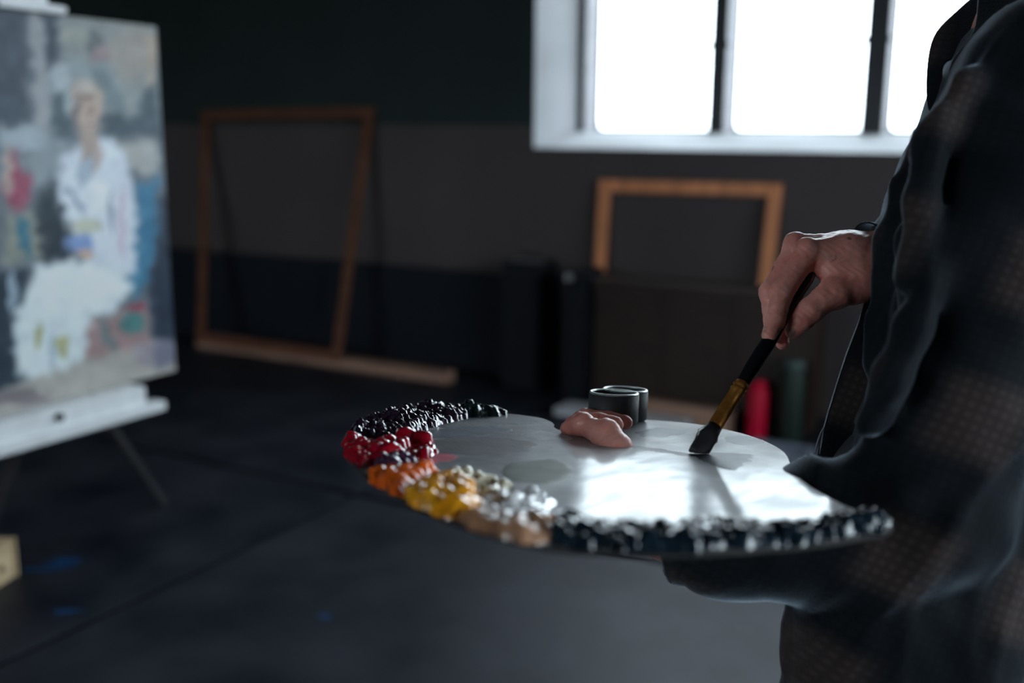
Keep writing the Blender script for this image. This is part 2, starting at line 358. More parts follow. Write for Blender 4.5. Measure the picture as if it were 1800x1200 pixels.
# added windows in the unseen rear and right walls, put in for fill light
def fill_window_wall(wname, winname, origin, du, length, h0, h1, u0_, u1_, n_panes):
    o = np.array(origin, float); du = np.array(du, float); dn = np.array([du[1], -du[0], 0])   # outward
    bm = bmesh.new(); G = lambda u_, z_, d_: bm.verts.new(Vector(o+du*u_+dn*d_+np.array([0, 0, z_])))
    L = []
    for d_ in (0, .2):
        L.append([G(0, 0, d_), G(length, 0, d_), G(length, ZC, d_), G(0, ZC, d_)]); L.append([G(u0_, h0, d_), G(u1_, h0, d_), G(u1_, h1, d_), G(u0_, h1, d_)])
    for i in range(4):
        j = (i+1) % 4
        for A, B in ((L[0], L[1]), (L[1], L[3]), (L[3], L[2]), (L[2], L[0])): bm.faces.new((A[i], A[j], B[j], B[i]))
    struct(bm_link(wname, bm, M_dark))
    w2 = struct(bpy.data.objects.new(winname, None)); C.objects.link(w2); w2.location = Vector(o+du*(u0_+u1_)/2+np.array([0, 0, h0]))
    def bar(nm, ua, ub_, za, zb_, d0, d1, m):
        p, q = o+du*ua+dn*d0, o+du*ub_+dn*d1; lo_, hi_ = np.minimum(p, q), np.maximum(p, q); lo_[2], hi_[2] = za, zb_; box(nm, lo_, hi_, m, w2, bev=0)
    pw_ = (u1_-u0_)/n_panes
    for k in range(n_panes+1): bar('mullion', u0_+k*pw_-.03, u0_+k*pw_+.03, h0, h1, .07, .12, M_steel)
    for z_ in (h0+.03, h1-.03): bar('fill_window_rail', u0_, u1_, z_-.03, z_+.03, .08, .115, M_steel)
    for k in range(n_panes): bar('pane', u0_+k*pw_+.03, u0_+(k+1)*pw_-.03, h0+.06, h1-.06, .095, .10, M_glass)
fill_window_wall('wall_front', 'fill_window_rear', (X0, Y0, 0), (1, 0, 0), X1-X0, 1.2, 3.0, X0+5.9, X0+9.2, 4)
fill_window_wall('wall_right', 'fill_window_side', (X1, Y0, 0), (0, 1, 0), WALL_Y+.42-Y0, 1.2, 3.0, 2.8, 8.0, 5)

# ------------------------------------------------------------------ easel and painting
EX = -2.75
cy1 = 2.485; cy0 = 1.28; cz0 = .525; cz1 = 1.69
def inpoly(x, y, poly):
    poly = np.array(poly, float); c = np.zeros(x.shape, bool); j = len(poly)-1
    for i in range(len(poly)):
        xi, yi = poly[i]; xj, yj = poly[j]
        with np.errstate(divide='ignore', invalid='ignore'):
            c ^= ((yi > y) != (yj > y)) & (x < (xj-xi)*(y-yi)/(yj-yi+1e-12)+xi)
        j = i
    return c
def polydist(x, y, poly):
    poly = np.array(poly, float); d = np.full(x.shape, 1e9)
    for a, b in zip(poly, np.roll(poly, -1, 0)):
        ab = b-a; t = np.clip(((x-a[0])*ab[0]+(y-a[1])*ab[1])/max(ab@ab, 1e-9), 0, 1)
        d = np.minimum(d, np.hypot(x-a[0]-t*ab[0], y-a[1]-t*ab[1]))
    return np.where(inpoly(x, y, poly), -d, d)
def pnoise(x, y, s, seed):
    """cheap smooth value noise"""
    g = np.random.default_rng(seed).random((64, 64)); X = x/s; Y = y/s; xi = np.floor(X).astype(int); yi = np.floor(Y).astype(int); fx = X-xi; fy = Y-yi
    fx = fx*fx*(3-2*fx); fy = fy*fy*(3-2*fy); G = lambda a, b: g[a % 64, b % 64]
    return (G(xi, yi)*(1-fx)+G(xi+1, yi)*fx)*(1-fy)+(G(xi, yi+1)*(1-fx)+G(xi+1, yi+1)*fx)*fy
def paint_colours(px, py):
    x = px+(pnoise(px, py, 14, 1)-.5)*14; y = py+(pnoise(px, py, 14, 2)-.5)*14
    col = np.tile(np.array([100, 108, 116.]), (len(x), 1))
    def lay(mask, c): nonlocal col; col = col*(1-mask[:, None])+np.array(c, float)*mask[:, None]
    def poly(p, c, s=5): lay(1/(1+np.exp(np.clip(polydist(x, y, p)/s*2, -30, 30))), c)
    def ell(cx, cy, rx, ry, c, s=.35, rot=0):
        ca, sa = math.cos(rot), math.sin(rot); X = ((x-cx)*ca+(y-cy)*sa)/rx; Y = (-(x-cx)*sa+(y-cy)*ca)/ry
        lay(1/(1+np.exp(np.clip((np.hypot(X, Y)-1)/s*4, -30, 30))), c)
    poly([(-400, -50), (45, -50), (50, 220), (-400, 220)], (68, 78, 90))
    poly([(45, 0), (72, 10), (84, 90), (96, 235), (62, 235), (58, 120)], (150, 152, 155), 7)
    poly([(74, 10), (104, 20), (98, 110), (82, 120)], (62, 72, 84))
    poly([(106, 25), (276, 40), (276, 160), (235, 205), (190, 205), (150, 120), (106, 105)], (134, 140, 140), 7)
    ell(228, 95, 38, 45, (146, 140, 134)); ell(165, 75, 12, 26, (98, 104, 106)); ell(178, 98, 20, 14, (142, 124, 126))
    ell(130, 62, 22, 16, (150, 152, 146)); poly([(255, 60), (272, 60), (276, 150), (262, 150)], (160, 145, 130))
    ell(150, 150, 62, 42, (140, 150, 155)); ell(190, 158, 18, 50, (108, 122, 128), rot=-.6); ell(108, 140, 20, 24, (168, 176, 182))
    poly([(185, 205), (240, 205), (255, 160), (277, 140), (280, 242), (182, 242)], (66, 82, 92))
    poly([(60, 220), (120, 245), (105, 330), (0, 330), (0, 225)], (135, 144, 150), 8)
    ell(40, 245, 45, 24, (158, 168, 176)); ell(112, 200, 24, 40, (80, 94, 102)); ell(122, 180, 10, 26, (150, 162, 168))
    poly([(196, 246), (280, 250), (280, 306), (232, 300)], (162, 162, 160))
    ell(30, 322, 22, 52, (150, 80, 100)); ell(14, 300, 9, 40, (165, 145, 140)); ell(44, 285, 14, 18, (120, 128, 135))
    ell(97, 400, 36, 85, (46, 56, 64)); poly([(10, 375), (55, 368), (78, 450), (5, 462)], (140, 142, 132), 7); ell(42, 415, 14, 40, (66, 112, 130), rot=-.25)
    poly([(244, 325), (281, 310), (276, 400), (262, 490), (236, 525), (222, 500), (238, 430)], (62, 116, 146))
    poly([(279, 360), (300, 340), (330, 660), (272, 600), (262, 500)], (44, 54, 70), 6)
    poly([(150, 246), (182, 238), (222, 272), (238, 330), (242, 400), (236, 480), (160, 468), (128, 420), (100, 335), (108, 280)], (204, 210, 220), 6)
    ell(160, 268, 17, 38, (168, 150, 142)); ell(155, 190, 28, 48, (178, 158, 146)); ell(150, 158, 22, 18, (176, 166, 158)); ell(148, 172, 18, 4, (140, 118, 110)); ell(160, 195, 4, 14, (150, 128, 120)); ell(158, 222, 10, 3, (140, 108, 104)); ell(135, 205, 6, 26, (120, 110, 110))
    ell(150, 300, 10, 30, (160, 172, 186), rot=.4); ell(132, 352, 6, 28, (150, 162, 178), rot=-.5); ell(194, 375, 6, 34, (150, 156, 172)); ell(170, 350, 20, 34, (214, 218, 222)); ell(215, 390, 10, 60, (196, 186, 200))
    ell(150, 400, 26, 14, (186, 188, 172)); ell(140, 430, 26, 18, (124, 146, 190)); ell(146, 446, 14, 9, (196, 164, 148))
    poly([(6, 478), (46, 470), (40, 560), (24, 690), (-60, 700), (-60, 500)], (46, 58, 70))
    ell(22, 510, 8, 40, (140, 156, 170))
    poly([(150, 560), (262, 545), (268, 625), (148, 632)], (152, 126, 126)); ell(236, 570, 22, 17, (76, 122, 122)); ell(240, 543, 18, 10, (140, 76, 88)); ell(190, 590, 10, 35, (110, 118, 120), rot=-.5)
    poly([(60, 466), (150, 458), (215, 470), (232, 500), (212, 545), (158, 560), (146, 660), (60, 680), (28, 650), (24, 560)], (206, 216, 220), 6)
    ell(135, 505, 80, 42, (216, 222, 224)); ell(68, 592, 8, 24, (168, 166, 118)); ell(110, 606, 11, 20, (172, 172, 132)); ell(92, 620, 6, 40, (176, 190, 198))
    poly([(60, 668), (150, 632), (320, 595), (340, 660), (-60, 760), (-60, 700)], (164, 160, 154), 7); ell(255, 620, 18, 22, (150, 142, 150)); ell(290, 620, 22, 26, (118, 118, 134)); ell(30, 700, 60, 14, (120, 112, 116))
    ed = (pnoise(px, py, 5, 3)-.5)*14+(pnoise(px, py, 22, 4)-.5)*16; col = np.clip(col+ed[:, None], 8, 240)
    return np.minimum(lin(col)*1.3, .92)
easel = empty('studio_easel', (EX-.12, 1.87, 0), 'white painted studio easel holding the portrait canvas', 'easel')
painting = empty('painted_canvas', (EX, (cy0+cy1)/2, cz0), 'large canvas painted with a seated woman in white, on the easel', 'painting')
# stretched canvas body (wrapped edges) and its painted face
box('canvas_body', (EX-.03, cy0, cz0), (EX-.001, cy1, cz1), mat('raw_canvas', (.50, .45, .36), .9, .1, bump=.0003, bscale=400), painting, bev=.004)
ny, nz = 300, 280
ys = np.linspace(cy0+.002, cy1-.002, ny); zs = np.linspace(cz0+.002, cz1-.002, nz); YY, ZZ = np.meshgrid(ys, zs, indexing='ij')
v = np.stack([np.full(YY.size, EX+.0005), YY.ravel(), ZZ.ravel()], 1)
q_ = v-CAM; dd = q_@fw; ppx = 900+FPX*(q_@rt)/dd; ppy = 600-FPX*(q_@up)/dd
cols = paint_colours(ppx, ppy)
v[:, 0] += .0008*pnoise(ppx*3, ppy, 9, 9)
ii = np.arange(ny-1)[:, None]*nz+np.arange(nz-1)[None, :]; ii = ii.ravel()
me = np_mesh('painted_face', v, np.stack([ii, ii+nz, ii+nz+1, ii+1], 1))
ca = me.color_attributes.new('paint', 'FLOAT_COLOR', 'POINT'); ca.data.foreach_set('color', np.concatenate([cols, np.ones((len(cols), 1))], 1).astype(np.float32).ravel())
M_pic = bpy.data.materials.new('oil_painting'); M_pic.use_nodes = True
at = M_pic.node_tree.nodes.new('ShaderNodeAttribute'); at.attribute_name = 'paint'; pb = M_pic.node_tree.nodes['Principled BSDF']
M_pic.node_tree.links.new(at.outputs['Color'], pb.inputs['Base Color']); pb.inputs['Roughness'].default_value = .45; pb.inputs['Specular IOR Level'].default_value = .3
link('painted_face', me, M_pic, painting, True)
# easel: tray, lip, mast, top clamp, legs
ty1 = 2.345; ty0 = 1.36
box('tray', (EX-.06, ty0, .455), (EX+.075, ty1-.06, .5235), M_white, easel, bev=.004)
box('tray_lip', (EX+.045, ty0, .432), (EX+.10, ty1, .462), M_white, easel, bev=.003)
yk = onX(103, 722, EX+.08)[1]
kb = lathe('tray_knob', [(0, 0), (.011, 0), (.013, .008), (.010, .018), (0, .02)], (EX+.074, yk, .497), (1, 0, 0), M_black, easel, seg=20)
ym = onX(40, 20, EX)[1]
box('mast', (EX-.085, ym-.03, .45), (EX-.035, ym+.03, 1.98), M_white, easel, bev=.003)
box('top_clamp', (EX-.08, ym-.10, cz1+.001), (EX+.035, ym+.125, cz1+.022), M_white, easel, bev=.004)
box('clamp_block', (EX-.07, ym-.08, cz1+.02), (EX+.02, ym+.075, cz1+.10), M_white, easel, bev=.006)
fr_ = onZ(288, 885, 0); tr_ = onX(185, 735, EX-.03)
beam('leg', tr_+(tr_-fr_)*.25, fr_, .026, .026, M_legs, easel, side=(1, 0, 0))
tl_ = onX(30, 790, EX+.02); fl_ = onZ(-38, 985, 0)
beam('leg', tl_+(tl_-fl_)*.12, fl_, .026, .026, M_legs, easel, side=(1, 0, 0))
beam('leg', (EX-.07, ym, 1.0), (EX-.75, ym+.05, 0.01), .028, .028, M_legs, easel, side=(1, 0, 0))
# timber at the left edge
tb = empty('timber_beam', (-2.75, 1.6, 0), 'pale raw timber beam with a dark knot lying on floor at left', 'timber')
a_ = onZ(-10, 1036, 0); c_ = onZ(27, 1012, 0)
bm = bmesh.new(); dv = Vector(c_-a_); dv.z = 0; dv.normalize(); nv = Vector((-dv.y, dv.x, 0))
if nv.dot(Vector(CAM)-Vector(a_)) > 0: nv = -nv
vs = bmesh.ops.create_cube(bm, size=1)['verts']; Lb = 1.0; hb = .118; wb = .14
for vv in vs: vv.co = Vector(c_)+dv*(-Lb/2+vv.co.x*Lb)+nv*(wb/2+vv.co.y*wb)+Vector((0, 0, hb/2+vv.co.z*hb+.0))
bmesh.ops.bevel(bm, geom=bm.edges[:], offset=.007, segments=2, affect='EDGES'); bm_link('beam_body', bm, M_block, tb)
kp = Vector(onZ(17, 1010, .03)); kp = Vector(c_)-dv*.06+Vector((0, 0, .05))
lathe('knot', [(.012, -.001), (.011, .0015), (.006, .0022), (0, .002)], kp, -nv, M_knot, tb, seg=18)

# ------------------------------------------------------------------ things along the back wall
def stretcher(name, label, TL, TR, BR, BL, w, th, m):
    """bare stretcher frame: four mitred bars between the corners (outer corners given)"""
    TL, TR, BR, BL = [Vector(p) for p in (TL, TR, BR, BL)]
    cen = (TL+TR+BR+BL)/4; n = (TR-TL).cross(BL-TL).normalized()
    if n.y > 0: n = -n
    root = empty(name, (BL+BR)/2, label, 'frame', None)
    cs = [TL, TR, BR, BL]
    ins = []
    for i in range(4):
        a, b, c = cs[i-1], cs[i], cs[(i+1) % 4]; d1 = (a-b).normalized(); d2 = (c-b).normalized()
        ins.append(b+(d1+d2)*w)
    for i in range(4):
        j = (i+1) % 4; bm = bmesh.new()
        vs = [bm.verts.new(p) for p in (cs[i], cs[j], ins[j], ins[i])]; f = bm.faces.new(vs); ex = bmesh.ops.extrude_face_region(bm, geom=[f])
        bmesh.ops.translate(bm, vec=n*th, verts=[v_ for v_ in ex['geom'] if isinstance(v_, bmesh.types.BMVert)])
        bmesh.ops.bevel(bm, geom=bm.edges[:], offset=.003, segments=1, affect='EDGES')
        bm_link('bar', bm, m, root)
    return root
# large stretcher on a floor lath, leaning on the wall
bt = onZ(600, 636, .06); tl = onY(358, 196, 4.99); tr = onY(660, 190, 4.99); br = np.array(bt); bl = onZ(322, 606, .06); bl = np.array([bl[0], br[1]+.0, .06])
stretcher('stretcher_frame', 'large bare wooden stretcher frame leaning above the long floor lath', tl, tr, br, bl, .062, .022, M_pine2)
lt = empty('floor_lath', (-4.1, 4.6, 0), 'long wooden lath lying on floor under the large stretcher frame', 'lath')
pa, pb_ = onZ(300, 612, .03), onZ(752, 676, .03); beam('lath_body', (pa[0], 4.66, .03), (pb_[0], 4.66, .03), .10, .056, M_lath, lt, side=(0, 0, 1), bev=.004)
# small stretcher standing behind the chest
tl = onY(1056, 316, 4.99); tr = onY(1377, 323, 4.99); bl = onY(1034, 688, 4.88); br = onY(1336, 690, 4.88)
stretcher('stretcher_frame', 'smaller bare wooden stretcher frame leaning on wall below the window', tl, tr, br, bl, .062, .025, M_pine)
# chest carrying it
cx0, cx1 = onY(1046, 500, 4.60)[0], onY(1440, 500, 4.60)[0]; ct = onY(1200, 503, 4.60)[2]; cya, cyb = 4.60, 4.82
chest = empty('wooden_chest', ((cx0+cx1)/2, 4.71, 0), 'dark brown wooden chest hiding the foot of the smaller stretcher frame', 'chest')
box('body', (cx0, cya, .06), (cx1, cyb, ct-.03), M_chest, chest, bev=.004); box('lid', (cx0-.01, cya-.015, ct-.03), (cx1+.01, cyb+.01, ct), M_chest, chest, bev=.004)
for x_ in (cx0+.04, cx1-.04): box('foot', (x_-.03, cya+.01, 0), (x_+.03, cyb-.01, .06), M_chest, chest, bev=.003)
for k_ in range(3): w3 = (cx1-cx0-.04)/3; x_ = cx0+.02+w3*k_; box('panel', (x_+.015, cya-.008, .10), (x_+w3-.015, cya+.002, ct-.07), M_chest, chest, bev=.003)
# black portfolio case and folded black easel bag
px0, px1 = onY(885, 470, 4.75)[0], onY(948, 470, 4.75)[0]; pt = onY(915, 462, 4.75)[2]
pf = empty('portfolio_case', ((px0+px1)/2, 4.78, 0), 'black portfolio case standing upright by the dark wall boards', 'case')
box('case_body', (px0, 4.72, 0), (px1, 4.97, pt), M_black, pf, bev=.012, seg=3)
box('zip', (px0+.02, 4.83, pt-.002), (px1-.02, 4.85, pt+.006), M_alu, pf, bev=.002)
hb_ = bmesh.new(); pts = catmull([((px0+px1)/2-.05, 4.84, pt-.005), ((px0+px1)/2-.045, 4.84, pt+.03), ((px0+px1)/2+.045, 4.84, pt+.03), ((px0+px1)/2+.05, 4.84, pt-.005)], 6)
hb_.free()
def tube(name, pts, rad, m, parent=None, seg=10, cap=True):
    pts = [Vector(p) for p in pts]; bm = bmesh.new(); rings = []; n = None
    for i, p in enumerate(pts):
        d = (pts[min(i+1, len(pts)-1)]-pts[max(i-1, 0)]).normalized()
        if n is None: n = d.orthogonal().normalized()
        n = (n-d*n.dot(d)).normalized(); b = d.cross(n); r_ = rad[i] if hasattr(rad, '__len__') else rad
        rings.append([bm.verts.new(p+(n*math.cos(2*PI*k/seg)+b*math.sin(2*PI*k/seg))*r_) for k in range(seg)])
    for A, B in zip(rings, rings[1:]):
        for k in range(seg): bm.faces.new((A[k], A[(k+1) % seg], B[(k+1) % seg], B[k]))
    if cap: bm.faces.new(rings[0][::-1]); bm.faces.new(rings[-1])
    return bm_link(name, bm, m, parent, True)
tube('handle', pts, .007, M_black, pf)
px0, px1 = onY(985, 480, 4.6)[0], cx0-.025; pt = onY(1010, 476, 4.6)[2]
eb = empty('equipment_bag', ((px0+px1)/2, 4.75, 0), 'black upright equipment bag between portfolio case and wooden chest', 'bag')
box('bag_body', (px0, 4.60, 0), (px1, 4.84, pt), M_black, eb, bev=.03, seg=4); box('flap', (px0+.01, 4.592, pt-.14), (px1-.01, 4.64, pt-.02), M_black, eb, bev=.01)
box('buckle', (px0+.03, 4.583, pt-.05), (px0+.075, 4.595, pt-.015), M_alu, eb, bev=.003)
# low bench in front of the chest with papers, lath, bottles
bz = .0
pl_ = empty('paper_pad', onZ(1060, 720, 0), 'pale paper pad lying flat left of the brown lath', 'paper')
a = onZ(962, 722, .05); b = onZ(1230, 728, .05)
box('cover', (a[0], 4.30, 0), (b[0], 4.47, .018), M_black, pl_, bev=.002); box('sheets', (a[0]+.005, 4.295, .018), (b[0]-.005, 4.465, .052), M_paper, pl_, bev=.002)
a = onZ(1090, 690, .09); b = onZ(1290, 703, .09)
l2 = empty('floor_lath', (a+b)/2*np.array([1, 1, 0]), 'pinkish wooden lath lying in front of the dark brown chest', 'lath')
beam('lath_body', (a[0], 4.525, .05), (onY(1300, 700, 4.5)[0]-.03, 4.525, .05), .05, .10, M_lath, l2, bev=.004)
def bottle(name, label, px, ytop, ybase, Y, rad, m, mc, capr):
    b0 = onY(px, ybase, Y); b0 = np.array([b0[0], Y, 0]); H = onY(px, ytop, Y)[2]
    root = empty(name, b0, label, 'bottle', None)
    lathe('bottle_body', [(0, 0), (rad*.94, 0), (rad, .012), (rad, H*.78), (rad*.9, H*.84), (capr*.9, H*.88), (capr*.9, H*.9)], b0, (0, 0, 1), m, root, seg=28)
    lathe('cap', [(capr*.9, H*.885), (capr, H*.89), (capr, H*.985), (capr*.9, H), (0, H)], b0, (0, 0, 1), mc, root, seg=28)
    return root
M_red = mat('red_plastic', (.50, .001, .03), .5, .25, var=.1); M_grn = mat('dark_green_enamel', (.012, .024, .018), .5, .3, var=.1); M_gcap = mat('grey_green_cap', (.05, .075, .068), .5, .4)
M_tray = mat('blue_grey_tray', (.16, .18, .23), .6, .3)
bottle('plastic_bottle', 'bright red plastic bottle standing on floor by the green bottle', 1328, 668, 770, 4.5, .046, M_red, M_red, .036)
bottle('steel_bottle', 'tall dark green bottle standing on floor by the red bottle', 1388, 632, 775, 4.52, .055, M_grn, M_gcap, .05)
a = onZ(1325, 772, .03); b = onZ(1440, 785, .03)
tr2 = empty('paint_tray', (a+b)/2*np.array([1, 1, 0]), 'shallow pale tray lying on floor below the red and green bottles', 'tray')
yy = min(a[1], 4.36)
box('tray_base', (a[0], yy-.22, 0), (b[0], yy, .012), M_tray, tr2, bev=.003)
for lo, hi in (((a[0], yy-.015, .01), (b[0], yy, .04)), ((a[0], yy-.22, .01), (b[0], yy-.205, .04)), ((a[0], yy-.22, .01), (a[0]+.015, yy, .04)), ((b[0]-.015, yy-.22, .01), (b[0], yy, .04))): box('tray_rim', lo, hi, M_tray, tr2, bev=.003)

# ------------------------------------------------------------------ palette (its plane tilts slightly down towards the window)
pn = np.array([-.035, .12, .992]); pn /= np.linalg.norm(pn); p0 = P(1050, 775, 1.05)
e1 = r0-pn*(r0@pn); e1 /= np.linalg.norm(e1); e2 = np.cross(pn, e1)
def pl(x, y): v = ray(x, y); return CAM+v*((p0-CAM)@pn)/(v@pn)
def plc(x, y): q = pl(x, y)-p0; return np.array([q@e1, q@e2])
def E(a, b, h=0): return p0+e1*a+e2*b+pn*h
def board_material():
    m = mat('worn_grey_palette', (.12, .128, .14), .34, .3, nscale=14, bump=.0005, bscale=110, coat=.5, crough=.11, col2=(.40, .41, .43), detail=9)
    n = m.node_tree.nodes; l = m.node_tree.links; b = n['Principled BSDF']; t = n.new('ShaderNodeTexCoord'); nz = n.new('ShaderNodeTexNoise'); nz.inputs['Scale'].default_value = 22; nz.inputs['Detail'].default_value = 7
    rp = n.new('ShaderNodeMapRange'); rp.inputs['To Min'].default_value = .36; rp.inputs['To Max'].default_value = .7; l.new(t.outputs['Object'], nz.inputs[0]); l.new(nz.outputs[0], rp.inputs[0]); l.new(rp.outputs[0], b.inputs['Roughness'])
    n3 = n.new('ShaderNodeTexNoise'); n3.inputs['Scale'].default_value = 45; n3.inputs['Detail'].default_value = 5; mp3 = n.new('ShaderNodeMapping'); mp3.inputs['Scale'].default_value = (1, .35, 1); l.new(t.outputs['Object'], mp3.inputs[0]); l.new(mp3.outputs[0], n3.inputs[0])
    b3 = n.new('ShaderNodeBump'); b3.inputs['Distance'].default_value = .00014; l.new(n3.outputs[0], b3.inputs['Height']); l.new(b3.outputs[0], b.inputs['Coat Normal'])
    r3 = n.new('ShaderNodeMapRange'); r3.inputs['From Min'].default_value = .35; r3.inputs['From Max'].default_value = .65; r3.inputs['To Min'].default_value = .3; r3.inputs['To Max'].default_value = .6; l.new(n3.outputs[0], r3.inputs['Value']); l.new(r3.outputs[0], b.inputs['Coat Weight'])
    return m
M_board = board_material()
palette = empty('painters_palette', p0, 'kidney-shaped grey palette ringed with thick wet oil paint, held by painter', 'palette')
OUT = [(-.041, .114), (-.058, .150), (-.112, .176), (-.16, .172), (-.207, .148), (-.236, .09), (-.25, .02), (-.25, -.052), (-.236, -.13), (-.211, -.195), (-.174, -.273), (-.127, -.343), (-.076, -.390), (-.02, -.402), (.03, -.396), (.10, -.372), (.15, -.345), (.187, -.315), (.182, -.28), (.172, -.247), (.166, -.18), (.17, -.114), (.186, -.026), (.182, .04), (.166, .09), (.14, .13), (.113, .15), (.067, .160), (.025, .156), (.006, .138), (-.002, .10), (-.008, .066), (-.022, .052), (-.036, .064), (-.041, .09)]
outline = catmull(OUT, 5, True); TH = .005
hole = [(.012+.019*math.cos(a), -.004+.024*math.sin(a)) for a in np.linspace(0, 2*PI, 28, endpoint=False)]
bm = bmesh.new(); eds = []
for loop in (outline, hole):
    vs = [bm.verts.new(Vector(E(a, b, -TH))) for a, b in loop]
    for i in range(len(vs)): eds.append(bm.edges.new((vs[i], vs[(i+1) % len(vs)])))
g = bmesh.ops.triangle_fill(bm, use_beauty=True, use_dissolve=False, edges=eds)
fs = [f for f in bm.faces]
ex = bmesh.ops.extrude_face_region(bm, geom=fs); bmesh.ops.translate(bm, vec=Vector(pn*TH), verts=[v_ for v_ in ex['geom'] if isinstance(v_, bmesh.types.BMVert)])
bmesh.ops.recalc_face_normals(bm, faces=bm.faces[:])
be = [e_ for e_ in bm.edges if len(e_.link_faces) == 2 and e_.link_faces[0].normal.angle(e_.link_faces[1].normal, 0) > 1]
bmesh.ops.bevel(bm, geom=be, offset=.0012, segments=2, affect='EDGES')
M_edge = mat('stained_palette_edge', (.016, .014, .014), .55, .3, var=.4, nscale=40)
bd_o = bm_link('board', bm, M_board, palette, origin=p0); bd_o.data.materials.append(M_edge)
for f in bd_o.data.polygons: f.material_index = 0 if np.dot(np.array(f.normal), pn) > .9 else 1

def field(name, poly, m, seed, hmax, nb, br, res=.0014, base=.0016, fade=.008, smooth=True, height=None, rough_=1.0):
    """lump of paint: height field over a polygon on the board, made of overlapping round dabs"""
    rg = np.random.default_rng(seed); poly = np.array(poly); lo, hi = poly.min(0), poly.max(0)
    xs = np.arange(lo[0]-res, hi[0]+2*res, res); yy_ = np.arange(lo[1]-res, hi[1]+2*res, res); X, Y = np.meshgrid(xs, yy_, indexing='ij')
    wx = X+(pnoise(X+5, Y+5, .012, seed)-.5)*.010; wy = Y+(pnoise(X+5, Y+5, .012, seed+1)-.5)*.010
    d = polydist(wx.ravel(), wy.ravel(), poly).reshape(X.shape)
    env = np.clip(-d/fade, 0, 1); env = env*env*(3-2*env)
    H = base*np.minimum(1, env*3)
    if height is None:
        bh = hmax*(.18+.82*pnoise(X+3, Y+7, .022, seed+3))*(.55+.45*pnoise(X+1, Y+2, .009, seed+4))*env; H = np.maximum(H, bh*.75)
        cc_ = lo+rg.random((nb*5, 2))*(hi-lo); pdv = polydist(cc_[:, 0], cc_[:, 1], poly); cc_ = cc_[pdv < .001][:nb]; pdv = pdv[pdv < .001][:nb]
        for c, pd_ in zip(cc_, pdv):
            r_ = br*(.4+1.2*rg.random()**2); i0, i1 = np.searchsorted(xs, [c[0]-r_, c[0]+r_]); j0, j1 = np.searchsorted(yy_, [c[1]-r_, c[1]+r_])
            if i1 <= i0 or j1 <= j0: continue
            q = 1-((X[i0:i1, j0:j1]-c[0])**2+(Y[i0:i1, j0:j1]-c[1])**2)/r_**2
            ic, jc = min(np.searchsorted(xs, c[0]), X.shape[0]-1), min(np.searchsorted(yy_, c[1]), X.shape[1]-1)
            top = bh[ic, jc]*(.6+.6*rg.random())+base
            hh = np.where(q > 0, top*np.minimum(1, np.maximum(q, 0)*4)+r_*.8*np.sqrt(np.maximum(q, 0)), 0)
            H[i0:i1, j0:j1] = np.maximum(H[i0:i1, j0:j1], hh)
        rn = np.abs(pnoise(X+2, Y+4, .0052, seed+6)-.5)*2
        H += ((1-rn)**3*.0022*rough_+(pnoise(X+9, Y+9, .0034, seed+2)-.5)*.0018*rough_)*env
    H = np.where(d < 0, H, -.0004)
    keep = d < res*1.5; idx = np.full(X.shape, -1); cellk = keep[:-1, :-1] & keep[1:, :-1] & keep[:-1, 1:] & keep[1:, 1:]
    used = np.zeros(X.shape, bool); used[:-1, :-1] |= cellk; used[1:, :-1] |= cellk; used[:-1, 1:] |= cellk; used[1:, 1:] |= cellk
    idx[used] = np.arange(used.sum()); v_ = p0+X[used][:, None]*e1+Y[used][:, None]*e2+H[used][:, None]*pn
    I, J = np.where(cellk); qd = np.stack([idx[I, J], idx[I+1, J], idx[I+1, J+1], idx[I, J+1]], 1)
    return link(name, np_mesh(name, v_, qd), m, palette, smooth)
def paint(name, c, c2=None, rough=.22, nscale=60): return mat(name, c, rough, .5, var=.35, nscale=nscale, col2=c2, coat=.8, crough=.10)
PX = lambda pts: [plc(*p) for p in pts]
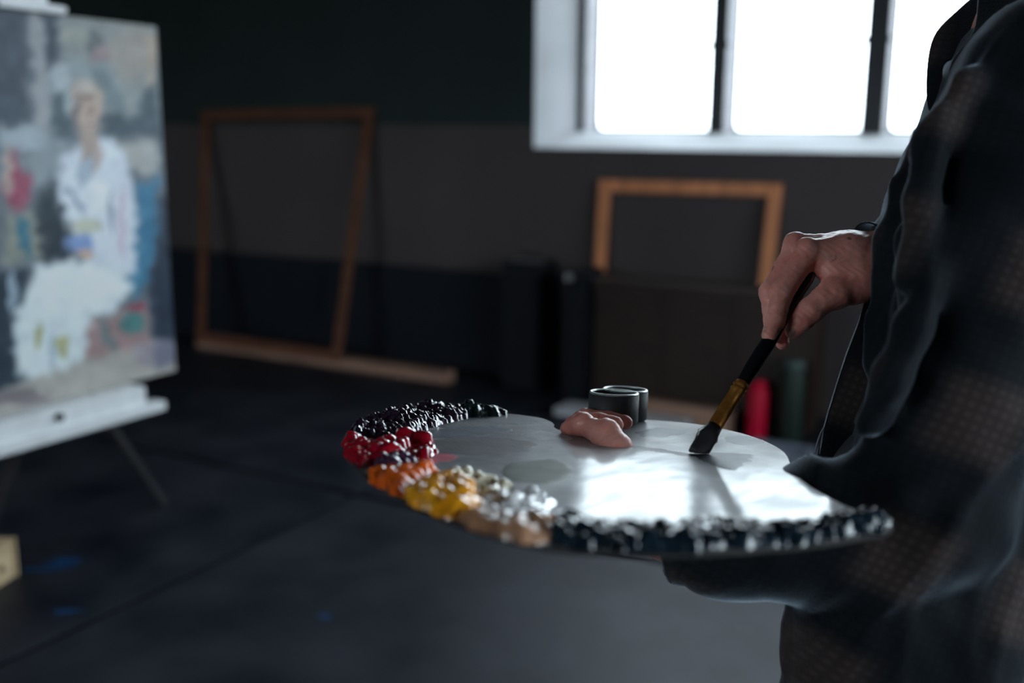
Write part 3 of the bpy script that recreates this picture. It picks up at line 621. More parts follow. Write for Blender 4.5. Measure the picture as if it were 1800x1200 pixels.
# border piles, each its own colour
dabs = [
 ('dark purple black paint heap', [(-.25, -.055), (-.25, .02), (-.236, .09), (-.212, .142), (-.165, .17), (-.135, .168), (-.14, .12), (-.17, .06), (-.185, .0), (-.20, -.045)], paint('purple_black_paint', (.008, .006, .014), (.035, .012, .03)), .015, 2200, .0028),
 ('green black paint heap', [(-.15, .172), (-.112, .174), (-.095, .168), (-.10, .148), (-.145, .128), (-.155, .15)], paint('green_black_paint', (.004, .010, .012), (.012, .035, .038)), .014, 500, .0028),
 ('crimson paint heap', [(-.25, -.05), (-.20, -.045), (-.175, -.045), (-.155, -.09), (-.165, -.14), (-.20, -.165), (-.215, -.18), (-.236, -.13)], paint('crimson_paint', (.20, .002, .012), (.38, .005, .016)), .011, 70, .0070),
 ('plum paint heap', PX([(655, 818), (700, 806), (735, 815), (742, 826), (690, 832), (662, 828)]), paint('plum_paint', (.03, .008, .03), (.10, .04, .09)), .008, 120, .004),
 ('orange paint heap', PX([(645, 838), (690, 832), (765, 832), (775, 842), (735, 856), (705, 872), (680, 866)]), paint('orange_paint', (.60, .075, .005), (.80, .15, .012)), .011, 260, .0045),
 ('yellow paint heap', PX([(703, 874), (735, 854), (790, 842), (830, 858), (842, 885), (832, 912), (800, 914), (745, 895)]), paint('yellow_paint', (.80, .29, .005), (.90, .41, .02)), .013, 260, .0052),
 ('cream paint heap', PX([(745, 842), (800, 830), (870, 838), (905, 852), (870, 872), (835, 868), (800, 850)]), paint('cream_paint', (.62, .55, .38), (.75, .70, .55)), .004, 60, .004),
 ('white paint heap', PX([(838, 872), (880, 868), (955, 865), (978, 885), (965, 915), (900, 922), (850, 905)]), paint('white_paint', (.74, .74, .76), (.85, .85, .86)), .004, 16, .005),
 ('ochre paint heap', PX([(805, 918), (850, 908), (905, 924), (970, 918), (982, 950), (930, 955), (870, 940)]), paint('ochre_paint', (.32, .14, .07), (.50, .27, .16)), .008, 150, .005),
 ('dark blue paint heap', [(-.055, -.325), (-.02, -.350), (.03, -.346), (.055, -.328), (.08, -.338), (.11, -.330), (.15, -.305), (.172, -.288), (.182, -.292), (.189, -.316), (.15, -.346), (.10, -.374), (.03, -.398), (-.02, -.404), (-.060, -.396), (-.062, -.355)], paint('dark_blue_paint', (.003, .008, .014), (.009, .022, .034)), .009, 900, .0042),
]
for i, (lb, poly, m, h, nb, br) in enumerate(dabs): tag(field('paint_heap', poly, m, 20+i*5, h, nb, br, rough_=.35 if lb.split()[0] in ('white', 'cream', 'ochre') else (.6 if lb.split()[0] in ('orange', 'yellow', 'crimson') else 1)), lb)
# thin smears mixed on the board
def smear(pts, m, seed, lb=None, inpx=True):
    o = field('paint_smear', catmull(PX(pts) if inpx else pts, 5, True), m, seed, .001, 0, .01, res=.0022, base=.0003, fade=.014, height=0)
    if lb: tag(o, lb)
sm = lambda n, c, r_=.56: mat(n, np.array(c)*1.3, r_, .3, var=.3, nscale=30, coat=.08, crough=.2, bump=.0005, bscale=140)
smear([(728, 786), (790, 768), (880, 766), (940, 778), (925, 792), (840, 800), (765, 796)], sm('plum_grey_smear', (.055, .05, .06)), 201, 'plum grey paint smear')
smear([(720, 768), (780, 752), (860, 748), (905, 756), (850, 765), (770, 770)], sm('blue_grey_smear', (.045, .055, .085)), 205, 'blue grey paint smear')
smear([(920, 763), (945, 757), (1000, 766), (1003, 772), (950, 774)], sm('pale_grey_smear', (.30, .31, .33)), 209, 'pale grey paint smear')
smear([(722, 800), (770, 797), (803, 802), (770, 814), (735, 812)], sm('pink_smear', (.42, .05, .08)), 213, 'crimson pink paint smear')
smear([(760, 742), (850, 733), (930, 736), (960, 742), (880, 748), (790, 752)], sm('dark_grey_smear', (.10, .11, .12)), 217, 'dark grey paint smear')
smear([(1112, 783), (1128, 784), (1180, 792), (1228, 800), (1222, 803), (1165, 796), (1118, 788)], sm('dark_stroke', (.02, .02, .03)), 221, 'dark thin paint stroke')
smear([(1225, 800), (1265, 795), (1330, 800), (1310, 812), (1290, 826), (1245, 815)], sm('slate_smear', (.05, .055, .07)), 225, 'slate paint smear under brush')
smear([(1118, 760), (1160, 752), (1215, 757), (1190, 766), (1140, 768)], sm('slate_smear_light', (.07, .08, .09)), 229)
smear([(1270, 768), (1310, 765), (1345, 775), (1330, 782), (1290, 780)], sm('slate_smear_light', (.09, .10, .11)), 233)
smear([(880, 818), (980, 806), (1010, 830), (960, 850), (900, 845)], sm('olive_grey_smear', (.09, .10, .08)), 237, 'olive grey paint smear')

# ------------------------------------------------------------------ twin dipper cups
M_cup = mat('dark_tin_cup', (.036, .036, .037), .62, .4, metal=.15, var=.3, nscale=60, bump=.0003, bscale=200)
M_rim = mat('bright_worn_tin', (.55, .60, .60), .35, .5, metal=.7, var=.2, nscale=80)
M_med = mat('dark_painting_medium', (.004, .005, .006), .1, .5)
c1 = plc(1077, 745); c2 = plc(1096.5, 738.2)
dip = empty('dipper_cups', E(*c1, .001), 'pair of dark metal dipper cups clipped to the palette behind the thumb', 'cup')
for c_, rr, hh in ((c1, .0285, .0345), (c2, .0268, .0345)):
    b0 = E(*c_, .0022)
    cup = lathe('cup', [(0, 0), (rr*.97, 0), (rr, .002), (rr, hh-.002), (rr-.0015, hh-.0018), (rr-.0018, .004), (0, .004)], b0, pn, M_cup, dip, seg=56)
    tor = [(rr-.002+.0016*math.cos(a), hh-.0008+.0013*math.sin(a)) for a in np.linspace(0, 2*PI, 11)]
    rim = lathe('rim', tor, b0, pn, M_rim, cup, seg=56)
    lathe('medium', [(0, hh*.62), (rr-.0017, hh*.62)], b0, pn, M_med, cup, seg=40)
mid = (c1+c2)/2; dv2 = (c2-c1)/np.linalg.norm(c2-c1); pv = np.array([-dv2[1], dv2[0]])
bm = bmesh.new(); 
vs = [bm.verts.new(Vector(E(*(mid+dv2*a+pv*b), h))) for h in (.0004, .0022) for a, b in ((-.04, -.012), (.04, -.012), (.04, .012), (-.04, .012))]
for f in ((0, 1, 2, 3), (7, 6, 5, 4), (0, 4, 5, 1), (1, 5, 6, 2), (2, 6, 7, 3), (3, 7, 4, 0)): bm.faces.new([vs[k] for k in f])
bm_link('clip_plate', bm, M_cup, dip)

# ------------------------------------------------------------------ brush
bt0 = pl(1229, 797)+pn*.003; btop = P(1430, 477, 1.088)
bd = (btop-bt0)/np.linalg.norm(btop-bt0); BL = np.linalg.norm(btop-bt0)
view = (bt0-CAM)/np.linalg.norm(bt0-CAM); fdir = view-bd*(view@bd)
brush = empty('paint_brush', bt0, 'flat paint brush with gold ferrule, its bristles touching the palette', 'brush')
def at_b(px, py):  # distance along the brush for a pixel
    q = np.array([px, py]); A = np.array([1229, 797.]); B = np.array([1430, 477.]); return float((q-A)@(B-A)/((B-A)@(B-A)))*BL
s1, s2, s3 = at_b(1247, 752), at_b(1300, 682), at_b(1322, 645)
M_br = mat('dark_bristles', (.028, .024, .028), .55, .4, var=.6, nscale=40, stretch=(1, 1, 1), bump=.0006, bscale=300)
M_ferr = mat('worn_brass_ferrule', (.95, .34, .07), .32, .5, metal=.85, var=.35, nscale=90, bump=.0002, bscale=220)
M_hand = mat('black_lacquer_handle', (.006, .007, .009), .3, .5, var=.4, nscale=60, coat=.4)
bro = lathe('bristles', [(0, -.006), (.0088, -.006), (.0096, -.001), (.0096, s1*.25), (.0089, s1*.6), (.0072, s1*1.05), (0, s1*1.05)], bt0, bd, M_br, brush, seg=48, flat=[1, .3, .36, .44, .54, .66, .66], fdir=fdir)
off_ = np.array(wloc(brush)+bro.location)     # the bristle ends splay flat on the board
for v_ in bro.data.vertices:
    w_p = np.array(v_.co)+off_; h_ = (w_p-p0)@pn
    if h_ < .0008: w_p = w_p+bd*((.0008-h_)/(bd@pn)); v_.co = Vector(w_p-off_)
bm = bmesh.new(); rg = random.Random(3); side = np.cross(bd, fdir); side /= np.linalg.norm(side); fdn = fdir/np.linalg.norm(fdir)
for k in range(120):
    a = rg.uniform(0, 2*PI); q = math.sqrt(rg.random()); b0 = bt0+bd*s1*.9+side*(.0070*q*math.cos(a))+fdn*(.0042*q*math.sin(a)); t1 = bt0+bd*rg.uniform(-.002, .012)+side*(.0085*q*math.cos(a)*rg.uniform(.6, 1.1))+fdn*(.003*math.sin(a))
    mid_ = (b0+t1)/2+side*(.004*q*math.cos(a)); w = .0004
    for p, q2 in ((b0, mid_), (mid_, t1)):
        vv = [bm.verts.new(Vector(p+side*w)), bm.verts.new(Vector(p-side*w)), bm.verts.new(Vector(p+fdn*w)), bm.verts.new(Vector(q2+side*w*.6)), bm.verts.new(Vector(q2-side*w*.6)), bm.verts.new(Vector(q2+fdn*w*.6))]
        for f in ((0, 1, 4, 3), (1, 2, 5, 4), (2, 0, 3, 5)): bm.faces.new([vv[i] for i in f])
tag(bm_link('bristle_hairs', bm, M_br, brush), kind='stuff')
fL = s2-s1
prof = [(.0072, 0), (.0075, .001), (.0073, fL*.5), (.0070, fL*.80), (.0081, fL*.83), (.0068, fL*.86), (.0068, fL*.89), (.0081, fL*.92), (.0068, fL*.955), (.0070, fL), (.0062, fL)]
lathe('ferrule', prof, bt0+bd*s1, bd, M_ferr, brush, seg=48, flat=[.62, .62, .75, .92, .95, .96, .97, 1, 1, 1, 1], fdir=fdir)
hL = BL-s2
lathe('handle', [(.0066, -.002), (.0068, hL*.03), (.0078, hL*.14), (.0082, hL*.30), (.0072, hL*.42), (.0058, hL*.55), (.0052, hL*.75), (.0056, hL*.92), (.0042, hL*.985), (0, hL)], bt0+bd*s2, bd, M_hand, brush, seg=36)

# ------------------------------------------------------------------ person
def skin_material():
    m = mat('painter_skin', (.60, .21, .17), .42, .45, nscale=30, bump=.0004, bscale=260, sss=.25, col2=(.80, .37, .30), detail=6)
    n = m.node_tree.nodes; l = m.node_tree.links; b = n['Principled BSDF']; base = b.inputs['Base Color'].links[0].from_node
    t = n.new('ShaderNodeTexCoord'); nz = n.new('ShaderNodeTexNoise'); nz.inputs['Scale'].default_value = 55; nz.inputs['Detail'].default_value = 4; l.new(t.outputs['Object'], nz.inputs[0])
    rp = n.new('ShaderNodeValToRGB'); rp.color_ramp.elements[0].position = .66; rp.color_ramp.elements[1].position = .72; rp.color_ramp.elements[0].color = (0, 0, 0, 1); rp.color_ramp.elements[1].color = (.75, .75, .75, 1); l.new(nz.outputs[0], rp.inputs[0])
    mx = n.new('ShaderNodeMix'); mx.data_type = 'RGBA'; l.new(rp.outputs[0], mx.inputs['Factor']); l.new(base.outputs[0], mx.inputs['A']); mx.inputs['B'].default_value = (.07, .04, .045, 1); l.new(mx.outputs['Result'], b.inputs['Base Color'])
    return m
M_skin = skin_material()
def plaid_material():
    m = bpy.data.materials.new('dark_plaid_flannel'); m.use_nodes = True; n = m.node_tree.nodes; l = m.node_tree.links; b = n['Principled BSDF']
    b.inputs['Roughness'].default_value = .85; b.inputs['Specular IOR Level'].default_value = .2; b.inputs['Sheen Weight'].default_value = .75; b.inputs['Sheen Roughness'].default_value = .3; b.inputs['Sheen Tint'].default_value = (.7, .85, 1, 1)
    t = n.new('ShaderNodeTexCoord')
    def stripe(vec, per, off, soft):
        d = n.new('ShaderNodeVectorMath'); d.operation = 'DOT_PRODUCT'; d.inputs[1].default_value = tuple(vec/per); l.new(t.outputs['Object'], d.inputs[0])
        a = n.new('ShaderNodeMath'); a.operation = 'ADD'; a.inputs[1].default_value = off; l.new(d.outputs['Value'], a.inputs[0])
        f = n.new('ShaderNodeMath'); f.operation = 'PINGPONG'; f.inputs[1].default_value = .5; l.new(a.outputs[0], f.inputs[0])
        r_ = n.new('ShaderNodeMapRange'); r_.interpolation_type = 'SMOOTHSTEP'; r_.inputs['From Min'].default_value = .25-soft; r_.inputs['From Max'].default_value = .25+soft; l.new(f.outputs[0], r_.inputs['Value']); return r_.outputs[0]
    A = rt*.90-up*.42; B = up*.92+rt*.36
    A = np.array(A); B = np.array(B)
    sa, sb = stripe(A, .125, .856, .10), stripe(B, .125, .014, .10)
    la, lb = stripe(A, .0085, 0, .2), stripe(B, .0085, .2, .2)
    mu = n.new('ShaderNodeMath'); mu.operation = 'MULTIPLY'; l.new(sa, mu.inputs[0]); l.new(sb, mu.inputs[1])
    ad = n.new('ShaderNodeMath'); ad.operation = 'ADD'; l.new(sa, ad.inputs[0]); l.new(sb, ad.inputs[1])
    m1 = n.new('ShaderNodeMix'); m1.data_type = 'RGBA'; hf = n.new('ShaderNodeMath'); hf.operation = 'MULTIPLY'; hf.inputs[1].default_value = .5; l.new(ad.outputs[0], hf.inputs[0]); l.new(hf.outputs[0], m1.inputs['Factor'])
    m1.inputs['A'].default_value = (.003, .006, .010, 1); m1.inputs['B'].default_value = (.010, .013, .018, 1)
    m2 = n.new('ShaderNodeMix'); m2.data_type = 'RGBA'; l.new(mu.outputs[0], m2.inputs['Factor']); l.new(m1.outputs['Result'], m2.inputs['A']); m2.inputs['B'].default_value = (.060, .043, .041, 1)
    m3 = n.new('ShaderNodeMix'); m3.data_type = 'RGBA'; ml = n.new('ShaderNodeMath'); ml.operation = 'MULTIPLY'; l.new(la, ml.inputs[0]); l.new(lb, ml.inputs[1])
    q = n.new('ShaderNodeMath'); q.operation = 'MULTIPLY_ADD'; q.inputs[1].default_value = .4; q.inputs[2].default_value = .6; l.new(ml.outputs[0], q.inputs[0])
    vm = n.new('ShaderNodeVectorMath'); vm.operation = 'SCALE'; l.new(m2.outputs['Result'], vm.inputs[0]); l.new(q.outputs[0], vm.inputs['Scale']); l.new(vm.outputs[0], b.inputs['Base Color'])
    nz = n.new('ShaderNodeTexNoise'); nz.inputs['Scale'].default_value = 500; l.new(t.outputs['Object'], nz.inputs[0]); bp = n.new('ShaderNodeBump'); bp.inputs['Distance'].default_value = .0006; l.new(nz.outputs[0], bp.inputs['Height']); l.new(bp.outputs[0], b.inputs['Normal'])
    return m
M_plaid = plaid_material()
M_trous = mat('dark_denim', (.012, .018, .028), .85, .2, var=.2, nscale=30, sheen=.2)
M_shoe = mat('black_leather', (.01, .01, .011), .4, .5); M_hair = mat('dark_brown_hair', (.03, .018, .012), .5, .4, var=.4, nscale=60, bump=.001, bscale=90)
M_nail = mat('finger_nail', (.52, .28, .23), .3, .5, var=.1)
fz = np.array([fw[0], fw[1], 0]); fz /= np.linalg.norm(fz)          # away from camera, level
face = -r0*.93+fz*.36; face /= np.linalg.norm(face); side_ = np.array([face[1], -face[0], 0])   # painter's right = away from camera
if side_@fz < 0: side_ = -side_
ub = np.array([0, 0, 1.])
base_xy = P(1740, 700, 1.06); base = np.array([base_xy[0], base_xy[1], 0])
person = empty('person', base, 'painter in an open dark plaid flannel shirt holding palette and brush', 'person')

# right hand (far), painted in its own fine grid
def ch(*pts): return [(P(x, y, d), r_) for x, y, d, r_ in pts]
RW = P(1575, 458, 1.135)
hand = SDF(np.minimum.reduce([P(x, y, d) for x, y, d in ((1310, 390, 1.03), (1310, 640, 1.2), (1620, 390, 1.03), (1620, 640, 1.2), (1310, 390, 1.2), (1620, 640, 1.03))])-.01,
           np.maximum.reduce([P(x, y, d) for x, y, d in ((1310, 390, 1.03), (1310, 640, 1.2), (1620, 390, 1.03), (1620, 640, 1.2), (1310, 390, 1.2), (1620, 640, 1.03))])+.01, .0012)
hand.chain(ch((1640, 462, 1.135, .024), (1560, 449, 1.120, .0235)), .012); hand.chain(ch((1640, 470, 1.15, .024), (1560, 455, 1.150, .022)), .014)
for pts in (((1560, 447, 1.115, .023), (1490, 447, 1.098, .0205), (1421, 444, 1.088, .0135)), ((1560, 448, 1.13, .023), (1490, 441, 1.122, .019), (1402, 433, 1.113, .0135)), ((1560, 455, 1.142, .022), (1490, 449, 1.142, .0185), (1403, 444, 1.136, .013)), ((1560, 465, 1.15, .021), (1490, 465, 1.155, .0175), (1414, 457, 1.154, .012))): hand.chain(ch(*pts), .014)
fing = [((1421, 444, 1.088, .0135), (1399, 477, 1.081, .0118), (1374, 517, 1.068, .0116), (1368, 542, 1.061, .0100), (1363, 564, 1.056, .0098), (1352, 589, 1.051, .0080)),
        ((1402, 433, 1.113, .0135), (1380, 470, 1.108, .0118), (1355, 516, 1.102, .0113), (1356, 542, 1.099, .0100), (1358, 566, 1.097, .0096), (1360, 592, 1.094, .0078)),
        ((1403, 444, 1.136, .013), (1388, 482, 1.131, .0112), (1368, 524, 1.126, .0108), (1368, 550, 1.12, .0098), (1371, 574, 1.114, .0092), (1375, 602, 1.106, .0074)),
        ((1414, 457, 1.154, .012), (1402, 490, 1.150, .0098), (1388, 524, 1.146, .0094), (1388, 545, 1.142, .0086), (1391, 562, 1.138, .0080), (1396, 582, 1.132, .0066))]
for f in fing: hand.chain(ch(*f), .002)
hand.chain(ch((1545, 478, 1.105, .021), (1505, 496, 1.086, .0205), (1466, 516, 1.074, .0168)), .012)
hand.chain(ch((1466, 516, 1.074, .0168), (1445, 529, 1.069, .0130), (1424, 546, 1.066, .0128), (1408, 563, 1.066, .0112), (1394, 582, 1.0685, .0085)), .006)
hand.chain(ch((1530, 465, 1.10, .019), (1470, 478, 1.088, .013), (1440, 470, 1.09, .009)), .012)
for x, y, d, r_ in ((1416, 436, 1.086, .0105), (1396, 427, 1.112, .0105), (1370, 513, 1.074, .0085), (1351, 512, 1.101, .0085)): hand.ell(P(x, y, d), (r_, r_, r_), .008)
def wrinkle(x, y, z): return .00035*np.sin(x*620+2*np.sin(z*300))*np.sin(z*540+np.sin(y*400))
hand.disp(wrinkle)
RWn = (P(1640, 466, 1.142)-P(1560, 452, 1.135)); RWn /= np.linalg.norm(RWn); RWp = P(1592, 458, 1.138); hand.clip(RWp, RWn)
# left hand: thumb through the hole, two fingers curling through the notch
LW = P(1175, 925, .985)
lo = np.minimum(E(-.09, -.10, -.13), LW)-.05; hi = np.maximum(E(.09, .14, .05), LW)+.05
hl = SDF(lo, hi, .0014)
lk = [E(-.045, .02, -.035), E(-.03, .04, -.04), E(-.01, .06, -.043), E(.012, .075, -.045)]
pw = LW; palm = E(.015, .0, -.052)
hl.cone(P(1290, 935, .96), LW, .029, .025, .015); hl.cone(LW, palm, .026, .03, .02)
for q in lk: hl.cone(palm, q, .024, .013, .016); hl.cone(LW, q, .02, .013, .02)
# index rests under the board, middle and ring come up through the notch, little finger under the board
hl.chain([(lk[1], .0125), (E(-.035, .075, -.032), .011), (E(-.024, .082, -.004), .0098), (E(-.014, .066, .0105), .0095), (E(.006, .056, .0115), .0096), (E(.0225, .050, .0098), .0094)], .003)
hl.chain([(lk[2], .0125), (E(-.026, .100, -.030), .0108), (E(-.020, .108, -.002), .0095), (E(-.006, .092, .0115), .0088), (E(.018, .080, .0115), .0084), (E(.0360, .070, .0095), .0080)], .003)
hl.chain([(lk[0], .0125), (E(-.075, .045, -.028), .011), (E(-.085, .065, -.018), .0095), (E(-.08, .082, -.015), .0085)], .004)
hl.chain([(lk[3], .0115), (E(.03, .105, -.032), .0095), (E(.04, .125, -.022), .0085), (E(.045, .135, -.017), .0075)], .004)
hl.chain([(palm, .026), (E(.018, -.022, -.03), .0205), (E(.0175, -.014, -.006), .0172), (E(.0085, -.002, .0060), .0148), (E(-.003, .011, .0100), .0102), (E(-.013, .024, .0125), .0108), (E(-.022, .036, .0090), .0094), (E(-.029, .045, .0050), .0072)], .006)
hl.ell(E(.0085, .000, .0115), (.0118,)*3, .006); hl.ell(E(-.0135, .022, .0155), (.0092,)*3, .005)
hl.disp(wrinkle)
LWn = P(1290, 935, .96)-LW; LWn /= np.linalg.norm(LWn); LWp = LW+LWn*.035; hl.clip(LWp, LWn)
# coarse body
neckb = P(1860, 10, 1.08); sh_l = P(1830, 150, .93); sh_r = P(1800, 120, 1.23)
chest_c = P(1765, 300, 1.07); belly = P(1680, 720, 1.06); pelvis = P(1610, 1010, 1.05)
hip_l = pelvis-side_*.09-ub*.03; hip_r = pelvis+side_*.09-ub*.03
foot_l = np.array([hip_l[0], hip_l[1], .05])+face*.0-side_*.03; foot_r = np.array([hip_r[0], hip_r[1], .05])+face*.10+side_*.03
knee_l = (hip_l+foot_l)/2+face*.03; knee_r = (hip_r+foot_r)/2+face*.05
el_l = P(1640, 890, .90); el_r = P(1800, 590, 1.24)
headc = neckb+ub*.215+face*.035
body = SDF(np.minimum.reduce([neckb, foot_l, foot_r, LW, RW, el_l, pelvis])-.2, np.maximum.reduce([headc, foot_l, foot_r, sh_r, sh_l, el_r, el_l, RW])+.2, .008)
for s_, w in ((-1, .06), (1, .06)):
    body.chain([(chest_c+side_*s_*.055-face*.005, .060), (belly+side_*s_*.045-face*.005, .054), (pelvis+side_*s_*.05, .075)], .04)
body.cone(sh_l, sh_r, .05, .05, .06); body.cone(chest_c+ub*.08, neckb+ub*.08, .06, .052, .05)
body.chain([(sh_l, .05), (el_l, .04), (P(1400, 945, .935), .036), (LWp-LWn*.0, .028)], .02); body.chain([(sh_r, .05), (el_r, .04), (RWp, .028)], .02)
body.chain([(hip_l, .085), (knee_l, .055), (foot_l+ub*.02, .04), (foot_l+face*.16-ub*.02, .03)], .03); body.chain([(hip_r, .085), (knee_r, .055), (foot_r+ub*.02, .04), (foot_r+face*.16-ub*.02, .03)], .03)
body.ell(headc+ub*.03, (.078, .078, .098), .02); body.ell(headc-ub*.03+face*.025, (.062, .062, .085), .03)
body.cone(headc+face*.085+ub*.012, headc+face*.108-ub*.022, .009, .013, .012)
for s_ in (-1, 1):
    body.ell(headc+side_*s_*.078-ub*.005, (.014, .014, .03), .008); body.ell(headc+side_*s_*.033+face*.088+ub*.018, (.013,)*3, .01, sub=True); body.ell(headc+side_*s_*.033+face*.074+ub*.018, (.012,)*3, .003)
body.cone(headc+face*.09-side_*.02-ub*.055, headc+face*.09+side_*.02-ub*.055, .008, .008, .008)
body.clip(RWp, -RWn*1.0) if False else None
parts_ = []
for g_, pt_, nn in ((body, None, None), (hand, RWp, RWn), (hl, LWp, LWn)):
    parts_.append(g_.arrays())
# cut the coarse forearm stumps back and bridge them to the hands
bm = bmesh.new(); nb_ = 0
vb, qb = parts_[0]
def plane_ok(c, p, n_): return (c-p)@n_
kill = np.zeros(len(vb), bool)
for p_, n_ in ((RWp, RWn), (LWp, LWn)):
    d_ = (vb-p_)@n_; near_ = np.linalg.norm(vb-p_, axis=1) < .10; kill |= near_ & (d_ < .012)
vlist = []; 
def add(v_, q_, keep):
    m_ = {}; vs_ = [bm.verts.new(p) if k else None for p, k in zip(v_.tolist(), keep)]
    for q in q_.tolist():
        f = [vs_[i] for i in q]
        if None in f: continue
        try: bm.faces.new(f)
        except ValueError: pass
add(vb, qb, ~kill)
for (v_, q_), p_, n_ in ((parts_[1], RWp, RWn), (parts_[2], LWp, LWn)): add(v_, q_, ((v_-p_)@n_) < -.0016)
for v_ in [v_ for v_ in bm.verts if not v_.link_faces]: bm.verts.remove(v_)
bmesh.ops.remove_doubles(bm, verts=bm.verts[:], dist=1e-6)
for p_, n_ in ((RWp, RWn), (LWp, LWn)):
    ed = [e_ for e_ in bm.edges if e_.is_boundary and np.linalg.norm(np.array(e_.verts[0].co)-p_) < .09]
    try: bmesh.ops.bridge_loops(bm, edges=ed)
    except Exception as ex_: print('bridge', ex_)
bmesh.ops.holes_fill(bm, edges=[e_ for e_ in bm.edges if e_.is_boundary], sides=0)
bm_link('body', bm, M_skin, person, True, origin=base)
# nails
def nail(c, nrm, along, w, L, nm='nail'):
    c, nrm, along = map(lambda q: np.array(q, float), (c, nrm, along)); nrm /= np.linalg.norm(nrm); along -= nrm*(along@nrm); along /= np.linalg.norm(along); sd = np.cross(nrm, along)
    rows = [[c+along*L*(v_-.5)+sd*w*(u_-.5)*(1-.15*v_)-nrm*(.35*w*(2*u_-1)**2) for u_ in (0, .25, .5, .75, 1)] for v_ in (0, .33, .66, 1)]
    return sheet(nm, rows, M_nail, person, .0006, 1)
nail(P(1341.5, 583, 1.0495), -rt*.95+up*.1-fw*.4, -up*.9-rt*.35, .009, .011); nail(P(1395, 588, 1.0605), -up*.5+rt*.35-fw*.7, -rt*.6-up*.8, .010, .012)
nail(E(-.0262, .0415, .0140), pn*.9-e1*.2-e2*.1, -e1*.7+e2*.6-pn*.3, .011, .012)

# shirt: torso and both sleeves in one cloth volume
tlev = [(60, 1700, 1960, 1.07), (200, 1700, 1950, 1.07), (330, 1606, 1930, 1.07), (450, 1576, 1905, 1.07), (600, 1564, 1880, 1.065), (760, 1542, 1850, 1.06), (920, 1490, 1820, 1.05), (1080, 1412, 1790, 1.04), (1260, 1388, 1770, 1.04)]
lo = np.minimum(P(1370, 1300, 1.2), P(1150, 1060, .9)); corners = [P(x, y, d) for x in (1150, 2060) for y in (-60, 1330) for d in (.78, 1.36)]
sh = SDF(np.minimum.reduce(corners), np.maximum.reduce(corners), .0055)
for dz_ in (-.075, 0, .075):
    pts = []
    for y, xa, xb, d in tlev:
        dd_ = d+dz_; rr = (xb-xa)/2/FPX*d; pts.append((P((xa+xb)/2, y, dd_), rr*(.9 if dz_ < 0 else (.86 if dz_ == 0 else 1))))
    sh.chain(pts[1:], .05)
sh.chain([(sh_l+ub*.0, .066), ((sh_l+sh_r)/2-ub*.02, .08), (sh_r, .066)], .05)
slv = ch((1850, 150, .945, .080), (1795, 310, .915, .077), (1742, 500, .895, .071), (1680, 720, .89, .068), (1632, 895, .892, .066))
sh.chain(slv, .022); sh.chain(ch((1632, 895, .892, .066), (1520, 935, .91, .062), (1400, 948, .935, .056), (1290, 948, .962, .050), (1205, 940, .980, .043)), .02)
sh.chain(ch((1800, 130, 1.23, .075), (1800, 590, 1.24, .065), (1640, 485, 1.155, .046), (1582, 458, 1.137, .037)), .03)
# bunched cloth at the waist behind the palette
sh.chain(ch((1432, 844, 1.02, .012), (1466, 846, 1.0, .021), (1510, 846, .985, .027), (1560, 890, .97, .03)), .012); sh.chain(ch((1444, 822, 1.0, .010), (1500, 820, .985, .012), (1530, 850, .975, .014)), .008)
# ridges of cloth
for pts in (((1655, 485, .850, .008), (1612, 580, .836, .012), (1570, 665, .834, .013), (1541, 740, .848, .010)), ((1795, 60, .90, .006), (1705, 150, .895, .010), (1655, 240, .888, .010), (1622, 360, .868, .009), (1603, 480, .865, .007)),
            ((1590, 300, 1.02, .008), (1560, 420, 1.0, .012), (1540, 560, 1.0, .012), (1530, 640, 1.01, .008)), ((1640, 300, .95, .010), (1602, 420, .955, .012), (1588, 560, .965, .010)), ((1612, 262, 1.0, .010), (1584, 330, .995, .012), (1572, 420, .99, .010), (1560, 500, .99, .008)),
            ((1660, 800, .85, .008), (1600, 880, .84, .010), (1540, 900, .86, .007)), ((1720, 780, .85, .006), (1640, 960, .85, .010), (1560, 985, .87, .006)), ((1480, 985, .91, .007), (1400, 1000, .92, .010), (1300, 1000, .94, .007)),
            ((1420, 1010, 1.0, .010), (1405, 1100, .985, .012), (1400, 1220, .985, .010)), ((1560, 1010, .93, .008), (1500, 1120, .93, .012), (1470, 1260, .93, .008))):
    sh.chain(ch(*pts), .016)
def folds(x, y, z):
    a = x*rt[0]+y*rt[1]; b = z; c = x*fz[0]+y*fz[1]
    w = .02*np.sin(b*11+c*5)+.012*np.sin(a*17+b*7)
    cr = (1-np.abs(np.sin((a*.9-b*.42+1.6*w)*26+2*c+1)))**4*-.0065+(1-np.abs(np.sin((a*.95-b*.22+2*w)*44+4*c)))**3*-.0032*(.5+.5*np.sin(b*13+a*5))
    return cr+.0030*np.sin((a*.95-b*.30+w)*58+3*c)+.0018*np.sin((b*.6-a*.6+w)*88+1.5)+.0006*np.sin((a+b*.6)*150+9*w*8)
sh.disp(folds); sh.clip(P(1500, 1275, 1.04), -ub)
cn = P(1120, 938, 1.0)-P(1205, 940, .980); cn /= np.linalg.norm(cn); sh.cone(P(1195, 939, .982), P(1120, 936, 1.0), .034, .034, .004, sub=True)
shirt = link('shirt', sh.mesh('shirt'), M_plaid, person, True, origin=base)
# far front panel of the open shirt, hanging forward of the torso
Lf = [(1532, 470, 1.10), (1516, 545, 1.10), (1488, 622, 1.09), (1466, 690, 1.085), (1450, 745, 1.08), (1437, 790, 1.075), (1428, 850, 1.07)]
rows = []
for i, (x, y, d) in enumerate(Lf):
    rows.append([P(x, y, d), P(x+14, y+2, d-.006), P(x+40, y+4, d-.004+.004*math.sin(i*1.7)), P(x+80, y+6, d-.006), P(x+130, y+8, d+.01)])
sheet('front_panel', rows, M_plaid, person, .0016, 2, base)
